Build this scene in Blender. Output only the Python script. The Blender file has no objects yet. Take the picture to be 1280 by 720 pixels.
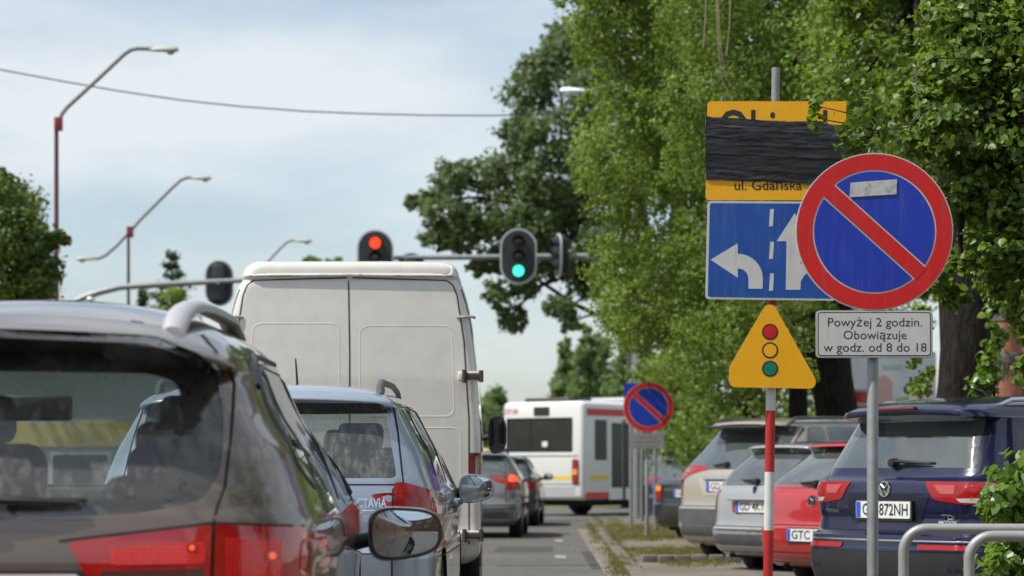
import bpy, bmesh, math, random
import numpy as np
from mathutils import Vector, Matrix, noise as mnoise
from mathutils.bvhtree import BVHTree
from mathutils.geometry import delaunay_2d_cdt

random.seed(4)
SC = bpy.context.scene
COL = SC.collection
R = math.radians

# ---------------------------------------------------------------- camera, sky, sun, exposure
CAM_H, FPX = 1.1, 3000.0
cam_data = bpy.data.cameras.new("camera")
cam = bpy.data.objects.new("camera", cam_data)
COL.objects.link(cam)
cam.location = (0, 0, CAM_H)
cam.rotation_euler = (R(90), 0, 0)
cam_data.sensor_width = 36
cam_data.lens = 36 * FPX / 1280
cam_data.shift_y = 230 / 1280
cam_data.clip_end = 6000
cam_data.clip_start = 0.1
cam_data.dof.use_dof = True
cam_data.dof.focus_distance = 12.5
cam_data.dof.aperture_fstop = 3.6
SC.camera = cam

SUN_EL, SUN_AZ = 55, 251          # azimuth measured clockwise from +Y (268 = from the left)
world = bpy.data.worlds.new("World")
SC.world = world
world.use_nodes = True
nt = world.node_tree
nt.nodes.clear()
def wn(t, **k):
    n = nt.nodes.new(t)
    for a, b in k.items(): setattr(n, a, b)
    return n
sky = wn("ShaderNodeTexSky", sky_type='NISHITA', sun_disc=False, sun_elevation=R(SUN_EL), sun_rotation=R(SUN_AZ),
         air_density=1.0, dust_density=1.2, ozone_density=1.3)
tc = wn("ShaderNodeTexCoord")
mp = wn("ShaderNodeMapping"); mp.inputs['Scale'].default_value = (3.6, 3.6, 12.0); mp.inputs['Rotation'].default_value = (0, R(4), R(20))
nz = wn("ShaderNodeTexNoise"); nz.inputs['Scale'].default_value = 1.3; nz.inputs['Detail'].default_value = 5; nz.inputs['Roughness'].default_value = 0.5
rp = wn("ShaderNodeValToRGB")
rp.color_ramp.elements[0].position = 0.38; rp.color_ramp.elements[0].color = (0.22, 0.22, 0.22, 1)
rp.color_ramp.elements[1].position = 0.62; rp.color_ramp.elements[1].color = (0.97, 0.97, 0.97, 1)
mx = wn("ShaderNodeMix", data_type='RGBA')
mx.inputs['B'].default_value = (5.7, 6.15, 6.4, 1)
bg = wn("ShaderNodeBackground"); bg.inputs['Strength'].default_value = 0.11
out = wn("ShaderNodeOutputWorld")
L = nt.links.new
L(tc.outputs['Generated'], mp.inputs['Vector']); L(mp.outputs['Vector'], nz.inputs['Vector'])
L(nz.outputs['Fac'], rp.inputs['Fac']); L(rp.outputs['Color'], mx.inputs['Factor'])
L(sky.outputs['Color'], mx.inputs['A']); L(mx.outputs['Result'], bg.inputs['Color']); L(bg.outputs['Background'], out.inputs['Surface'])

sun_data = bpy.data.lights.new("sun", 'SUN')
sun_data.energy = 4.3
sun_data.angle = R(1.0)
sun_data.color = (1.0, 0.955, 0.88)
sun = bpy.data.objects.new("sun", sun_data)
COL.objects.link(sun)
sd = Vector((math.sin(R(SUN_AZ)) * math.cos(R(SUN_EL)), math.cos(R(SUN_AZ)) * math.cos(R(SUN_EL)), math.sin(R(SUN_EL))))
sun.rotation_euler = sd.to_track_quat('Z', 'Y').to_euler()
sun.location = (0, 0, 60)

SC.view_settings.view_transform = 'Standard'
SC.view_settings.look = 'None'
SC.view_settings.gamma = 1
SC.view_settings.exposure = 0.36
SC.cycles.max_bounces = 8
SC.cycles.transparent_max_bounces = 12
SC.cycles.diffuse_bounces = 3
SC.cycles.glossy_bounces = 4
SC.cycles.sample_clamp_indirect = 6
SC.cycles.caustics_reflective = False
SC.cycles.caustics_refractive = False

# ---------------------------------------------------------------- helpers
def P(px, py, d):
    """a pixel of the 1280x720 photograph at depth d -> point"""
    return Vector(((px - 640) / FPX * d, d, CAM_H + (590 - py) / FPX * d))

_M = {}
def mat(name, col, rough=0.5, metal=0.0, coat=0.0, spec=0.5, var=0.0, vscale=3.0, bump=0.0, bscale=40.0,
        col2=None, emit=0.0, ecol=None, stretch=None, ramp=(0.35, 0.7), world_co=False):
    if name in _M: return _M[name]
    m = bpy.data.materials.new(name); m.use_nodes = True
    n = m.node_tree.nodes; l = m.node_tree.links.new
    b = n['Principled BSDF']
    b.inputs['Base Color'].default_value = (*col, 1)
    b.inputs['Roughness'].default_value = rough
    b.inputs['Metallic'].default_value = metal
    b.inputs['Specular IOR Level'].default_value = spec
    b.inputs['Coat Weight'].default_value = coat
    b.inputs['Coat Roughness'].default_value = 0.04
    if emit:
        b.inputs['Emission Color'].default_value = (*(ecol or col), 1)
        b.inputs['Emission Strength'].default_value = emit
    t = n.new("ShaderNodeTexCoord"); mpn = n.new("ShaderNodeMapping")
    l(t.outputs['Object'], mpn.inputs['Vector'])
    if stretch: mpn.inputs['Scale'].default_value = stretch
    if var or col2:
        c2 = col2 or tuple(max(0, c * (1 - var)) for c in col)
        z = n.new("ShaderNodeTexNoise"); z.inputs['Scale'].default_value = vscale; z.inputs['Detail'].default_value = 6
        z.inputs['Roughness'].default_value = 0.62
        l(mpn.outputs['Vector'], z.inputs['Vector'])
        r = n.new("ShaderNodeValToRGB")
        r.color_ramp.elements[0].position = ramp[0]; r.color_ramp.elements[0].color = (*c2, 1)
        r.color_ramp.elements[1].position = ramp[1]; r.color_ramp.elements[1].color = (*col, 1)
        l(z.outputs['Fac'], r.inputs['Fac']); l(r.outputs['Color'], b.inputs['Base Color'])
    if bump:
        z2 = n.new("ShaderNodeTexNoise"); z2.inputs['Scale'].default_value = bscale; z2.inputs['Detail'].default_value = 5
        l(mpn.outputs['Vector'], z2.inputs['Vector'])
        bp = n.new("ShaderNodeBump"); bp.inputs['Strength'].default_value = bump; bp.inputs['Distance'].default_value = 0.02
        l(z2.outputs['Fac'], bp.inputs['Height']); l(bp.outputs['Normal'], b.inputs['Normal'])
    _M[name] = m
    return m

def paint(name, col, metal=0.35, rough=0.4, dirt=0.25):
    """car paint with a clear coat and a dusting of road dirt towards the sills"""
    if name in _M: return _M[name]
    m = mat(name, col, rough=rough, metal=metal, coat=1.0, bump=0.015, bscale=5)
    n = m.node_tree.nodes; l = m.node_tree.links.new; b = n['Principled BSDF']
    b.inputs['Coat Roughness'].default_value = 0.03; b.inputs['Coat IOR'].default_value = 1.7
    t = n.new("ShaderNodeTexCoord"); z = n.new("ShaderNodeTexNoise"); z.inputs['Scale'].default_value = 7; z.inputs['Detail'].default_value = 9
    z.inputs['Roughness'].default_value = .7
    l(t.outputs['Object'], z.inputs['Vector'])
    sx = n.new("ShaderNodeSeparateXYZ"); l(t.outputs['Object'], sx.inputs[0])
    mr = n.new("ShaderNodeMapRange"); mr.inputs['From Min'].default_value = 1.0; mr.inputs['From Max'].default_value = 0.2
    mr.inputs['To Min'].default_value = 0.35; mr.inputs['To Max'].default_value = 1.3
    l(sx.outputs['Z'], mr.inputs['Value'])
    r = n.new("ShaderNodeMapRange"); r.inputs['From Min'].default_value = .42; r.inputs['From Max'].default_value = .75
    r.inputs['To Max'].default_value = dirt
    l(z.outputs['Fac'], r.inputs['Value'])
    mu = n.new("ShaderNodeMath"); mu.operation = 'MULTIPLY'; mu.use_clamp = True
    l(r.outputs['Result'], mu.inputs[0]); l(mr.outputs['Result'], mu.inputs[1])
    mixc = n.new("ShaderNodeMix"); mixc.data_type = 'RGBA'
    mixc.inputs['A'].default_value = (*col, 1); mixc.inputs['B'].default_value = (0.20, 0.175, 0.15, 1)
    l(mu.outputs[0], mixc.inputs['Factor']); l(mixc.outputs['Result'], b.inputs['Base Color'])
    co = n.new("ShaderNodeMath"); co.operation = 'MULTIPLY_ADD'; co.inputs[1].default_value = -0.7; co.inputs[2].default_value = 1.0
    l(mu.outputs[0], co.inputs[0]); l(co.outputs[0], b.inputs['Coat Weight'])
    return m

def see_glass(name, tint=(0.33, 0.37, 0.37), dust=0.16, dustcol=(0.30, 0.29, 0.28)):
    """real window glass: tinted, reflecting, lightly dusted"""
    if name in _M: return _M[name]
    m = bpy.data.materials.new(name); m.use_nodes = True
    n = m.node_tree.nodes; l = m.node_tree.links.new; n.clear()
    o = n.new("ShaderNodeOutputMaterial"); tr = n.new("ShaderNodeBsdfTransparent"); tr.inputs[0].default_value = (*tint, 1)
    gl = n.new("ShaderNodeBsdfGlossy"); gl.inputs['Roughness'].default_value = 0.02; gl.inputs['Color'].default_value = (.95, .97, 1, 1)
    df = n.new("ShaderNodeBsdfDiffuse"); df.inputs['Color'].default_value = (*dustcol, 1)
    fr = n.new("ShaderNodeLayerWeight"); fr.inputs['Blend'].default_value = 0.5      # same from both sides of the pane
    pw = n.new("ShaderNodeMath"); pw.operation = 'POWER'; pw.inputs[1].default_value = 4.5; l(fr.outputs['Facing'], pw.inputs[0])
    bo = n.new("ShaderNodeMath"); bo.operation = 'MULTIPLY_ADD'; bo.inputs[1].default_value = 0.9; bo.inputs[2].default_value = 0.055; bo.use_clamp = True
    l(pw.outputs[0], bo.inputs[0])
    m1 = n.new("ShaderNodeMixShader"); l(bo.outputs[0], m1.inputs[0]); l(tr.outputs[0], m1.inputs[1]); l(gl.outputs[0], m1.inputs[2])
    t = n.new("ShaderNodeTexCoord"); z = n.new("ShaderNodeTexNoise"); z.inputs['Scale'].default_value = 18; z.inputs['Detail'].default_value = 8
    z.inputs['Roughness'].default_value = .75
    mpn = n.new("ShaderNodeMapping"); mpn.inputs['Scale'].default_value = (1.6, 1, .5); l(t.outputs['Object'], mpn.inputs[0]); l(mpn.outputs[0], z.inputs['Vector'])
    mr = n.new("ShaderNodeMapRange"); mr.inputs['From Min'].default_value = .48; mr.inputs['From Max'].default_value = .72
    mr.inputs['To Min'].default_value = dust * .6; mr.inputs['To Max'].default_value = dust * 2.2; l(z.outputs['Fac'], mr.inputs['Value'])
    m2 = n.new("ShaderNodeMixShader"); l(mr.outputs[0], m2.inputs[0]); l(m1.outputs[0], m2.inputs[1]); l(df.outputs[0], m2.inputs[2])
    l(m2.outputs[0], o.inputs[0])
    _M[name] = m
    return m

def tag(o, label=None, cat=None, group=None, kind=None):
    if label: o['label'] = label
    if cat: o['category'] = cat
    if group: o['group'] = group
    if kind: o['kind'] = kind
    return o

def thing(name, label, cat, loc=(0, 0, 0), rz=0.0, group=None):
    o = bpy.data.objects.new(name, None)
    COL.objects.link(o); o.location = loc; o.rotation_euler = (0, 0, rz); o.empty_display_size = 0.2
    return tag(o, label, cat, group)

def link_mesh(name, me, parent=None, mats=(), angle=32, smooth=True):
    o = bpy.data.objects.new(name, me); COL.objects.link(o)
    if parent is not None: o.parent = parent
    if mats:
        if not isinstance(mats, (list, tuple)): mats = [mats]
        me.materials.clear()
        for m in mats: me.materials.append(m)
    if smooth and len(me.polygons):
        me.polygons.foreach_set('use_smooth', [True] * len(me.polygons))
        me.set_sharp_from_angle(angle=R(angle))
    return o

def copy_tree(o, parent=None):
    c = o.copy(); COL.objects.link(c); c.parent = parent
    for ch in o.children: copy_tree(ch, c)
    return c

class MB:
    def __init__(s): s.v = []; s.f = []; s.m = []
    def add(s, vs, fs, mi=0):
        b = len(s.v); s.v += [tuple(v) for v in vs]
        s.f += [tuple(b + i for i in f) for f in fs]; s.m += [mi] * len(fs)
        return s
    def box(s, c, d, rz=0.0, mi=0, ry=0.0, b=0.0):
        x, y, z = d[0] / 2, d[1] / 2, d[2] / 2
        M = Matrix.Translation(c) @ Matrix.Rotation(rz, 4, 'Z') @ Matrix.Rotation(ry, 4, 'Y')
        if b > 0:
            bm = bmesh.new(); bmesh.ops.create_cube(bm, size=1)
            bmesh.ops.scale(bm, vec=d, verts=bm.verts)
            bmesh.ops.bevel(bm, geom=list(bm.edges), offset=min(b, x * .95, y * .95, z * .95), segments=3, affect='EDGES', profile=.5)
            bm.verts.index_update()
            s.add([M @ v.co for v in bm.verts], [[v.index for v in f.verts] for f in bm.faces], mi); bm.free()
            return s
        vs = [M @ Vector(p) for p in ((-x,-y,-z),(x,-y,-z),(x,y,-z),(-x,y,-z),(-x,-y,z),(x,-y,z),(x,y,z),(-x,y,z))]
        return s.add(vs, [(0,3,2,1),(4,5,6,7),(0,1,5,4),(1,2,6,5),(2,3,7,6),(3,0,4,7)], mi)
    def tube(s, pts, r, n=10, mi=0, cap=True):
        pts = [Vector(p) for p in pts]; k = len(pts)
        rr = r if isinstance(r, (list, tuple)) else [r] * k
        up = Vector((0, 0, 1)); vs = []; fs = []; prev = None
        for i, p in enumerate(pts):
            t = (pts[min(i + 1, k - 1)] - pts[max(i - 1, 0)]).normalized()
            if prev is None:
                a = t.cross(up)
                if a.length < 1e-3: a = t.cross(Vector((1, 0, 0)))
                a.normalize()
            else:
                a = (prev - t * prev.dot(t)).normalized()
            prev = a; b = t.cross(a)
            for j in range(n):
                th = 2 * math.pi * j / n
                vs.append(p + (a * math.cos(th) + b * math.sin(th)) * rr[i])
        for i in range(k - 1):
            for j in range(n):
                fs.append((i*n+j, i*n+(j+1) % n, (i+1)*n+(j+1) % n, (i+1)*n+j))
        if cap: fs += [tuple(range(n - 1, -1, -1)), tuple((k-1)*n + j for j in range(n))]
        return s.add(vs, fs, mi)
    def lathe(s, prof, c=(0, 0, 0), axis='Z', n=24, mi=0):
        """prof: (radius, along) pairs"""
        vs = []; fs = []; c = Vector(c)
        for (r, h) in prof:
            for j in range(n):
                th = 2 * math.pi * j / n; a, b = r * math.cos(th), r * math.sin(th)
                vs.append(c + Vector({'Z': (a, b, h), 'X': (h, a, b), 'Y': (b, h, a)}[axis]))
        for i in range(len(prof) - 1):
            for j in range(n):
                fs.append((i*n+j, i*n+(j+1) % n, (i+1)*n+(j+1) % n, (i+1)*n+j))
        fs += [tuple(range(n - 1, -1, -1)), tuple((len(prof)-1)*n + j for j in range(n))]
        return s.add(vs, fs, mi)
    def prism(s, poly, y0, y1, mi=0):
        """x,z outline pushed from y0 to y1"""
        n = len(poly)
        vs = [(x, y0, z) for x, z in poly] + [(x, y1, z) for x, z in poly]
        fs = [tuple(range(n)), tuple(range(2*n-1, n-1, -1))] + [(i, n+i, n+(i+1) % n, (i+1) % n) for i in range(n)]
        return s.add(vs, fs, mi)
    def build(s, name, mats, parent=None, angle=32, smooth=True, fixn=True):
        if getattr(s, 'ori', False): fixn = False
        me = bpy.data.meshes.new(name); me.from_pydata(s.v, [], s.f)
        if isinstance(mats, (list, tuple)) and len(mats) > 1: me.polygons.foreach_set('material_index', s.m)
        if fixn:
            bm = bmesh.new(); bm.from_mesh(me); bmesh.ops.recalc_face_normals(bm, faces=bm.faces); bm.to_mesh(me); bm.free()
        return link_mesh(name, me, parent, mats, angle, smooth)

def rpoly(pts, r=0.05, seg=5):
    """outline with rounded corners; r a number or a list"""
    out = []; n = len(pts)
    for i in range(n):
        p0, p, p1 = Vector(pts[i-1]), Vector(pts[i]), Vector(pts[(i+1) % n])
        rr = r[i] if isinstance(r, (list, tuple)) else r
        a = (p0 - p); b = (p1 - p)
        ra, rb = min(rr, a.length * .48), min(rr, b.length * .48)
        if rr <= 0: out.append(tuple(p)); continue
        A = p + a.normalized() * ra; B = p + b.normalized() * rb
        for k in range(seg + 1):
            t = k / seg
            out.append(tuple(A * (1-t)**2 + p * 2 * t * (1-t) + B * t * t))
    return out

def circle(cx, cz, r, n=40, a0=0, a1=360):
    full = abs(a1 - a0) >= 360
    return [(cx + r * math.cos(R(a0 + (a1-a0) * i / (n if full else n-1))), cz + r * math.sin(R(a0 + (a1-a0) * i / (n if full else n-1)))) for i in range(n)]

def text_mb(s, size=None, cx=0, cz=0, y=0, width=None, align='CENTER', spacing=1.0, bold=0.0, ry=0.0, extr=0.0006):
    cu = bpy.data.curves.new("t", 'FONT'); cu.body = s; cu.align_x = align; cu.align_y = 'CENTER'; cu.space_character = spacing
    cu.size = 1; cu.offset = bold; cu.resolution_u = 3
    ob = bpy.data.objects.new("t", cu); COL.objects.link(ob)
    bpy.context.view_layer.update()
    me = ob.to_mesh(); vs = [v.co.copy() for v in me.vertices]; fs = [tuple(p.vertices) for p in me.polygons]
    ob.to_mesh_clear(); bpy.data.objects.remove(ob); bpy.data.curves.remove(cu)
    x0, x1 = min(v.x for v in vs), max(v.x for v in vs); z0, z1 = min(v.y for v in vs), max(v.y for v in vs)
    k = (width / (x1 - x0)) if width else size
    kz = (size if (width and size) else k)
    ca, sa = math.cos(ry), math.sin(ry)
    mx_, mz = ((x0+x1)/2 if align == 'CENTER' else x0), (z0 + z1) / 2 if False else 0
    out = []
    for v in vs:
        a, b = (v.x - mx_) * k, v.y * kz
        out.append((cx + a * ca + b * sa, y, cz - a * sa + b * ca))
    mb = MB(); mb.add(out, fs)
    return mb

def join(mb, other, mi=0):
    mb.add(other.v, other.f, mi); return mb
# ---------------------------------------------------------------- shared materials
BLK = mat("black_plastic", (0.018, 0.018, 0.02), rough=0.45)
RUB = mat("rubber", (0.02, 0.02, 0.021), rough=0.8, var=.3, vscale=8)
GAP = mat("panel_gap", (0.006, 0.006, 0.006), rough=0.9)
CHR = mat("chrome", (0.75, 0.76, 0.78), rough=0.12, metal=1.0)
RIM = mat("wheel_alloy", (0.32, 0.33, 0.34), rough=0.35, metal=.8)
INT = mat("car_interior", (0.035, 0.036, 0.038), rough=0.85, var=.3, vscale=12)
UND = mat("underbody", (0.012, 0.012, 0.012), rough=0.95)
MIR = mat("mirror_glass", (0.58, 0.63, 0.66), rough=0.02, metal=1.0)
PLW = mat("plate_white", (0.72, 0.73, 0.72), rough=0.35, var=.12, vscale=20)
PLB = mat("plate_blue", (0.02, 0.08, 0.55), rough=0.35)
INK = mat("plate_ink", (0.02, 0.02, 0.022), rough=0.5)
DGL = mat("dark_glass", (0.085, 0.10, 0.10), rough=0.03, coat=1.0, spec=0.9, var=.4, vscale=1.2)
SGL = see_glass("window_glass", tint=(0.70, 0.77, 0.76), dust=0.20, dustcol=(.38,.38,.375))
SGL2 = see_glass("window_glass_clear", tint=(0.80, 0.86, 0.85), dust=0.05)
BUMP = mat("bumper_grey", (0.09, 0.092, 0.096), rough=0.55, var=.25, vscale=6)
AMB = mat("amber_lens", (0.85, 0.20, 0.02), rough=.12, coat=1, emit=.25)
WLENS = mat("clear_lens", (0.50, 0.44, 0.42), rough=.12, coat=1)

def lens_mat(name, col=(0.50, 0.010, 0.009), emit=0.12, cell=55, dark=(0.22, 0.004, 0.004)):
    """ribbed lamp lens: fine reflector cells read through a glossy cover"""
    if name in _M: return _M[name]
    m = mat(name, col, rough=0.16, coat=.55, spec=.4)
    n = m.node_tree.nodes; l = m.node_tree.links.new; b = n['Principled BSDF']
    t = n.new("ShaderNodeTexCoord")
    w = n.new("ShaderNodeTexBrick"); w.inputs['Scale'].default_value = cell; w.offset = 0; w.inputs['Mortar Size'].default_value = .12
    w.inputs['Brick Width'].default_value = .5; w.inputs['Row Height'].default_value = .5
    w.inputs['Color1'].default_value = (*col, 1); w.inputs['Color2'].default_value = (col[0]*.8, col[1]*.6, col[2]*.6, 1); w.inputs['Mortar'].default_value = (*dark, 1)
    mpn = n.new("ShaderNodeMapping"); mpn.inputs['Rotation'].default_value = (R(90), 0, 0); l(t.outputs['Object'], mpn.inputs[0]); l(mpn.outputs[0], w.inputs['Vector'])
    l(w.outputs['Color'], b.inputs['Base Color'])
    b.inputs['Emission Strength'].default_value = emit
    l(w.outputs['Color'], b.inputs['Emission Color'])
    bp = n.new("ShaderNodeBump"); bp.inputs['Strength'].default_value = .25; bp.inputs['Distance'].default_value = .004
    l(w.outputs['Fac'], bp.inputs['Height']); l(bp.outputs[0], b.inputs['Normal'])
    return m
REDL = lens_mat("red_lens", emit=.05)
REDLIT = mat("red_lens_lit", (0.42, 0.007, 0.008), rough=.05, coat=1, spec=.6, emit=.04, ecol=(1, .03, .02), var=.5, vscale=6)
REDCELL = lens_mat("red_cell_lit", (0.85, 0.04, 0.025), emit=.20, cell=48, dark=(.34, .006, .006))
REDBR = lens_mat("brake_lamp_lit", (1.0, 0.16, 0.05), emit=1.1, cell=60, dark=(.9, .05, .02))
DRED = mat("dark_red_lens", (0.16, 0.012, 0.012), rough=.12, coat=1, spec=.6)

# ---------------------------------------------------------------- vehicles
def body_mesh(keys, sub=5, camber_y=0.03, camber_x=0.0, bow=0.06, taper=0.05, L=4.4, nr=12, nc=9, ns=30, zc=(1.05, 1.5), L0=0.0):
    """stack of rounded plan outlines, one per height, closed below and above"""
    K = [np.array(k, float) for k in keys]
    rows = []
    for i in range(len(K) - 1):
        p0 = K[max(i-1, 0)]; p1 = K[i]; p2 = K[i+1]; p3 = K[min(i+2, len(K)-1)]
        for s in range(sub):
            t = s / sub
            # cubic Hermite with damped tangents (keeps sharp steps from ringing)
            m1 = (p2 - p0) * .35; m2 = (p3 - p1) * .35
            d = np.abs(p2 - p1) * 2.0 + 1e-6
            m1 = np.clip(m1, -d, d); m2 = np.clip(m2, -d, d)
            h = (2*t**3-3*t**2+1)*p1 + (t**3-2*t**2+t)*m1 + (-2*t**3+3*t**2)*p2 + (t**3-t**2)*m2
            rows.append(h)
    rows.append(K[-1])
    V = []; n = None
    for (z, w, yr, yf, rr) in rows:
        rr = max(.02, min(rr, w * .8)); half = []
        bw = bow * (w / .9)
        for i in range(nr):
            half.append((w - rr) * i / nr if i else 0.0)
        half = [(x, yr + bw * (x / w) ** 2) for x in half]
        ye = yr + bw * ((w - rr) / w) ** 2
        for i in range(nc + 1):
            a = -math.pi/2 + (math.pi/2) * i / nc
            half.append((w - rr + rr * math.cos(a), ye + rr + rr * math.sin(a) + bw * .5 * i / nc * 0))
        rf = min(.45, w * .7); y0 = ye + rr; y1 = yf - rf - .1
        for i in range(1, ns):
            half.append((w, y0 + (y1 - y0) * i / ns))
        for i in range(nc + 1):
            a = (math.pi/2) * i / nc
            half.append((w - rf + rf * math.cos(a), y1 + rf * math.sin(a)))
        for i in range(1, nr + 1):
            t = i / nr; half.append(((w - rf) * (1 - t), y1 + rf + .1 * (1 - (1-t)**2)))
        ring = half + [(-x, y) for x, y in half[-2:0:-1]]
        n = len(ring)
        for x, y in ring:
            q = (y - L0 - L / 2) / (L / 2)
            xx = x * (1 - taper * abs(q) ** 3)
            s = min(1, max(0, (z - zc[0]) / (zc[1] - zc[0]))); s = s * s * (3 - 2 * s)
            V.append((xx, y, z - camber_y * (q + .1) ** 2 * s * 1.0 - camber_x * xx * xx * s))
    F = []
    for i in range(len(rows) - 1):
        for j in range(n): F.append((i*n+j, i*n+(j+1) % n, (i+1)*n+(j+1) % n, (i+1)*n+j))
    V.append((0, (rows[0][2] + rows[0][3]) / 2, rows[0][0])); V.append((0, (rows[-1][2] + rows[-1][3]) / 2, rows[-1][0] + .004))
    a, b = len(V) - 2, len(V) - 1; k = (len(rows) - 1) * n
    for j in range(n):
        F.append((a, (j+1) % n, j)); F.append((b, k + j, k + (j+1) % n))
    return V, F

DIRS = {'rear': ((0, 1, 0), lambda a, b: (a, -6, b)), 'right': ((-1, 0, 0), lambda a, b: (6, a, b)),
        'left': ((1, 0, 0), lambda a, b: (-6, a, b)), 'top': ((0, 0, -1), lambda a, b: (a, b, 6)), 'front': ((0, -1, 0), lambda a, b: (a, 12, b))}
def proj(bvh, a, b, d, off):
    dv, of = DIRS[d]; o = Vector(of(a, b)); dv = Vector(dv)
    loc, nrm, idx, dist = bvh.ray_cast(o, dv)
    if loc is None:
        # just past the silhouette: fall back to the closest surface point
        g = o + dv * (6.3 if d != 'front' else 8)
        loc, nrm, idx, dist = bvh.find_nearest(g)
    if nrm.dot(dv) > 0: nrm = -nrm
    return loc + nrm * off

def patch(bvh, poly, d, off=0.003, step=0.05, mb=None, mi=0):
    pts = []; n = len(poly)
    for i in range(n):
        p, q = Vector(poly[i]), Vector(poly[(i+1) % n]); k = max(1, int((q - p).length / step))
        pts += [p.lerp(q, j / k) for j in range(k)]
    m = len(pts); edges = [(i, (i+1) % m) for i in range(m)]
    x0, x1 = min(p.x for p in pts), max(p.x for p in pts); z0, z1 = min(p.y for p in pts), max(p.y for p in pts)
    def inside(x, z):
        c = False; j = m - 1
        for i in range(m):
            if (pts[i].y > z) != (pts[j].y > z) and x < (pts[j].x - pts[i].x) * (z - pts[i].y) / (pts[j].y - pts[i].y) + pts[i].x: c = not c
            j = i
        return c
    co = list(pts)
    nx, nz_ = max(1, int((x1 - x0) / step)), max(1, int((z1 - z0) / step))
    for i in range(1, nx):
        for j in range(1, nz_):
            x, z = x0 + (x1 - x0) * i / nx, z0 + (z1 - z0) * j / nz_
            if inside(x, z): co.append(Vector((x, z)))
    r = delaunay_2d_cdt(co, edges, [], 1, 1e-5)
    vs = [proj(bvh, v.x, v.y, d, off) for v in r[0]]
    mb = mb or MB()
    dv = Vector(DIRS[d][0]); fs = []
    for f in r[2]:
        f = tuple(f); nn = (vs[f[1]] - vs[f[0]]).cross(vs[f[2]] - vs[f[0]])
        fs.append(f if nn.dot(dv) < 0 else f[::-1])
    mb.add(vs, fs, mi); mb.ori = True
    return mb

def ribbon(bvh, line, w, d, off=0.0016, mb=None, closed=False, step=0.04):
    pts = [Vector(p) for p in line]
    if closed: pts.append(pts[0])
    q = []
    for i in range(len(pts) - 1):
        k = max(1, int((pts[i+1] - pts[i]).length / step)); q += [pts[i].lerp(pts[i+1], j / k) for j in range(k)]
    q.append(pts[-1]); mb = mb or MB(); vs = []; fs = []
    for i, p in enumerate(q):
        t = (q[min(i+1, len(q)-1)] - q[max(i-1, 0)])
        if closed and i in (0, len(q) - 1): t = q[1] - q[-2]
        t.normalize(); nn = Vector((-t.y, t.x)) * w / 2
        vs += [proj(bvh, *(p - nn), d, off), proj(bvh, *(p + nn), d, off)]
    for i in range(len(q) - 1): fs.append((2*i, 2*i+1, 2*i+3, 2*i+2))
    mb.add(vs, fs); return mb

def bead(bvh, line, r, d, closed=True, sink=.3, mb=None, step=.05):
    """a pressed bead standing proud of the sheet metal"""
    pts = [Vector(p) for p in line] + ([Vector(line[0])] if closed else [])
    q = []
    for i in range(len(pts) - 1):
        k = max(1, int((pts[i+1] - pts[i]).length / step)); q += [pts[i].lerp(pts[i+1], j / k) for j in range(k)]
    q.append(pts[-1])
    mb = mb or MB(); mb.tube([proj(bvh, p.x, p.y, d, -r * sink) for p in q], r, 8, cap=False)
    return mb

def boolean_cut(me, cutters):
    """me minus each closed cutter MB; returns a new mesh"""
    ob = bpy.data.objects.new("tmp_body", me); COL.objects.link(ob); tmp = []
    for c in cutters:
        cme = bpy.data.meshes.new("tmp_cut"); cme.from_pydata(c.v, [], c.f)
        bm = bmesh.new(); bm.from_mesh(cme); bmesh.ops.recalc_face_normals(bm, faces=bm.faces); bm.to_mesh(cme); bm.free()
        cme.materials.append(c.mat)
        co = bpy.data.objects.new("tmp_cut", cme); COL.objects.link(co); tmp.append(co)
        md = ob.modifiers.new("b", 'BOOLEAN'); md.operation = 'DIFFERENCE'; md.solver = 'EXACT'; md.object = co
        try: md.material_mode = 'TRANSFER'
        except Exception: pass
    bpy.context.view_layer.update()
    dg = bpy.context.evaluated_depsgraph_get()
    out = bpy.data.meshes.new_from_object(ob.evaluated_get(dg))
    bpy.data.objects.remove(ob)
    for c in tmp: bpy.data.objects.remove(c)
    return out

def wheel(parent, x, y, r=.33, w=.2, spokes=5):
    sx = 1 if x > 0 else -1
    b = MB(); b.lathe([(r*.60, -w*.35), (r*.66, -w*.45), (r*.66, w*.42), (r*.60, w*.44), (r*.60, w*.30), (r*.12, w*.26), (.01, w*.30)], (0, 0, 0), 'X', 28)
    for k in range(spokes):
        a = 2 * math.pi * k / spokes
        b.box((w*.36, math.cos(a)*r*.34, math.sin(a)*r*.34), (.03, .07, .07), mi=0)
        b.tube([(w*.34, math.cos(a)*r*.08, math.sin(a)*r*.08), (w*.40, math.cos(a)*r*.62, math.sin(a)*r*.62)], [.045, .028], 6)
    if sx < 0:
        b.v = [(-p[0], p[1], p[2]) for p in b.v]
    o = b.build("wheel", RIM, parent); o.location = (x, y, r)
    t = MB(); t.lathe([(r*.66, -w*.44), (r*.80, -w*.53), (r*.95, -w*.5), (r, -w*.38), (r, -w*.1), (r*.985, -w*.09), (r*.985, -w*.06), (r, -w*.05), (r, w*.05), (r*.985, w*.06), (r*.985, w*.09),
              (r, w*.1), (r, w*.38), (r*.95, w*.5), (r*.80, w*.53), (r*.66, w*.44)], (0, 0, 0), 'X', 36)
    t.build("tyre", RUB, o, angle=40)
    return o

def sup(a, n=2.6):
    c, s = math.cos(a), math.sin(a)
    return math.copysign(abs(c) ** (2/n), c), math.copysign(abs(s) ** (2/n), s)

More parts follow.
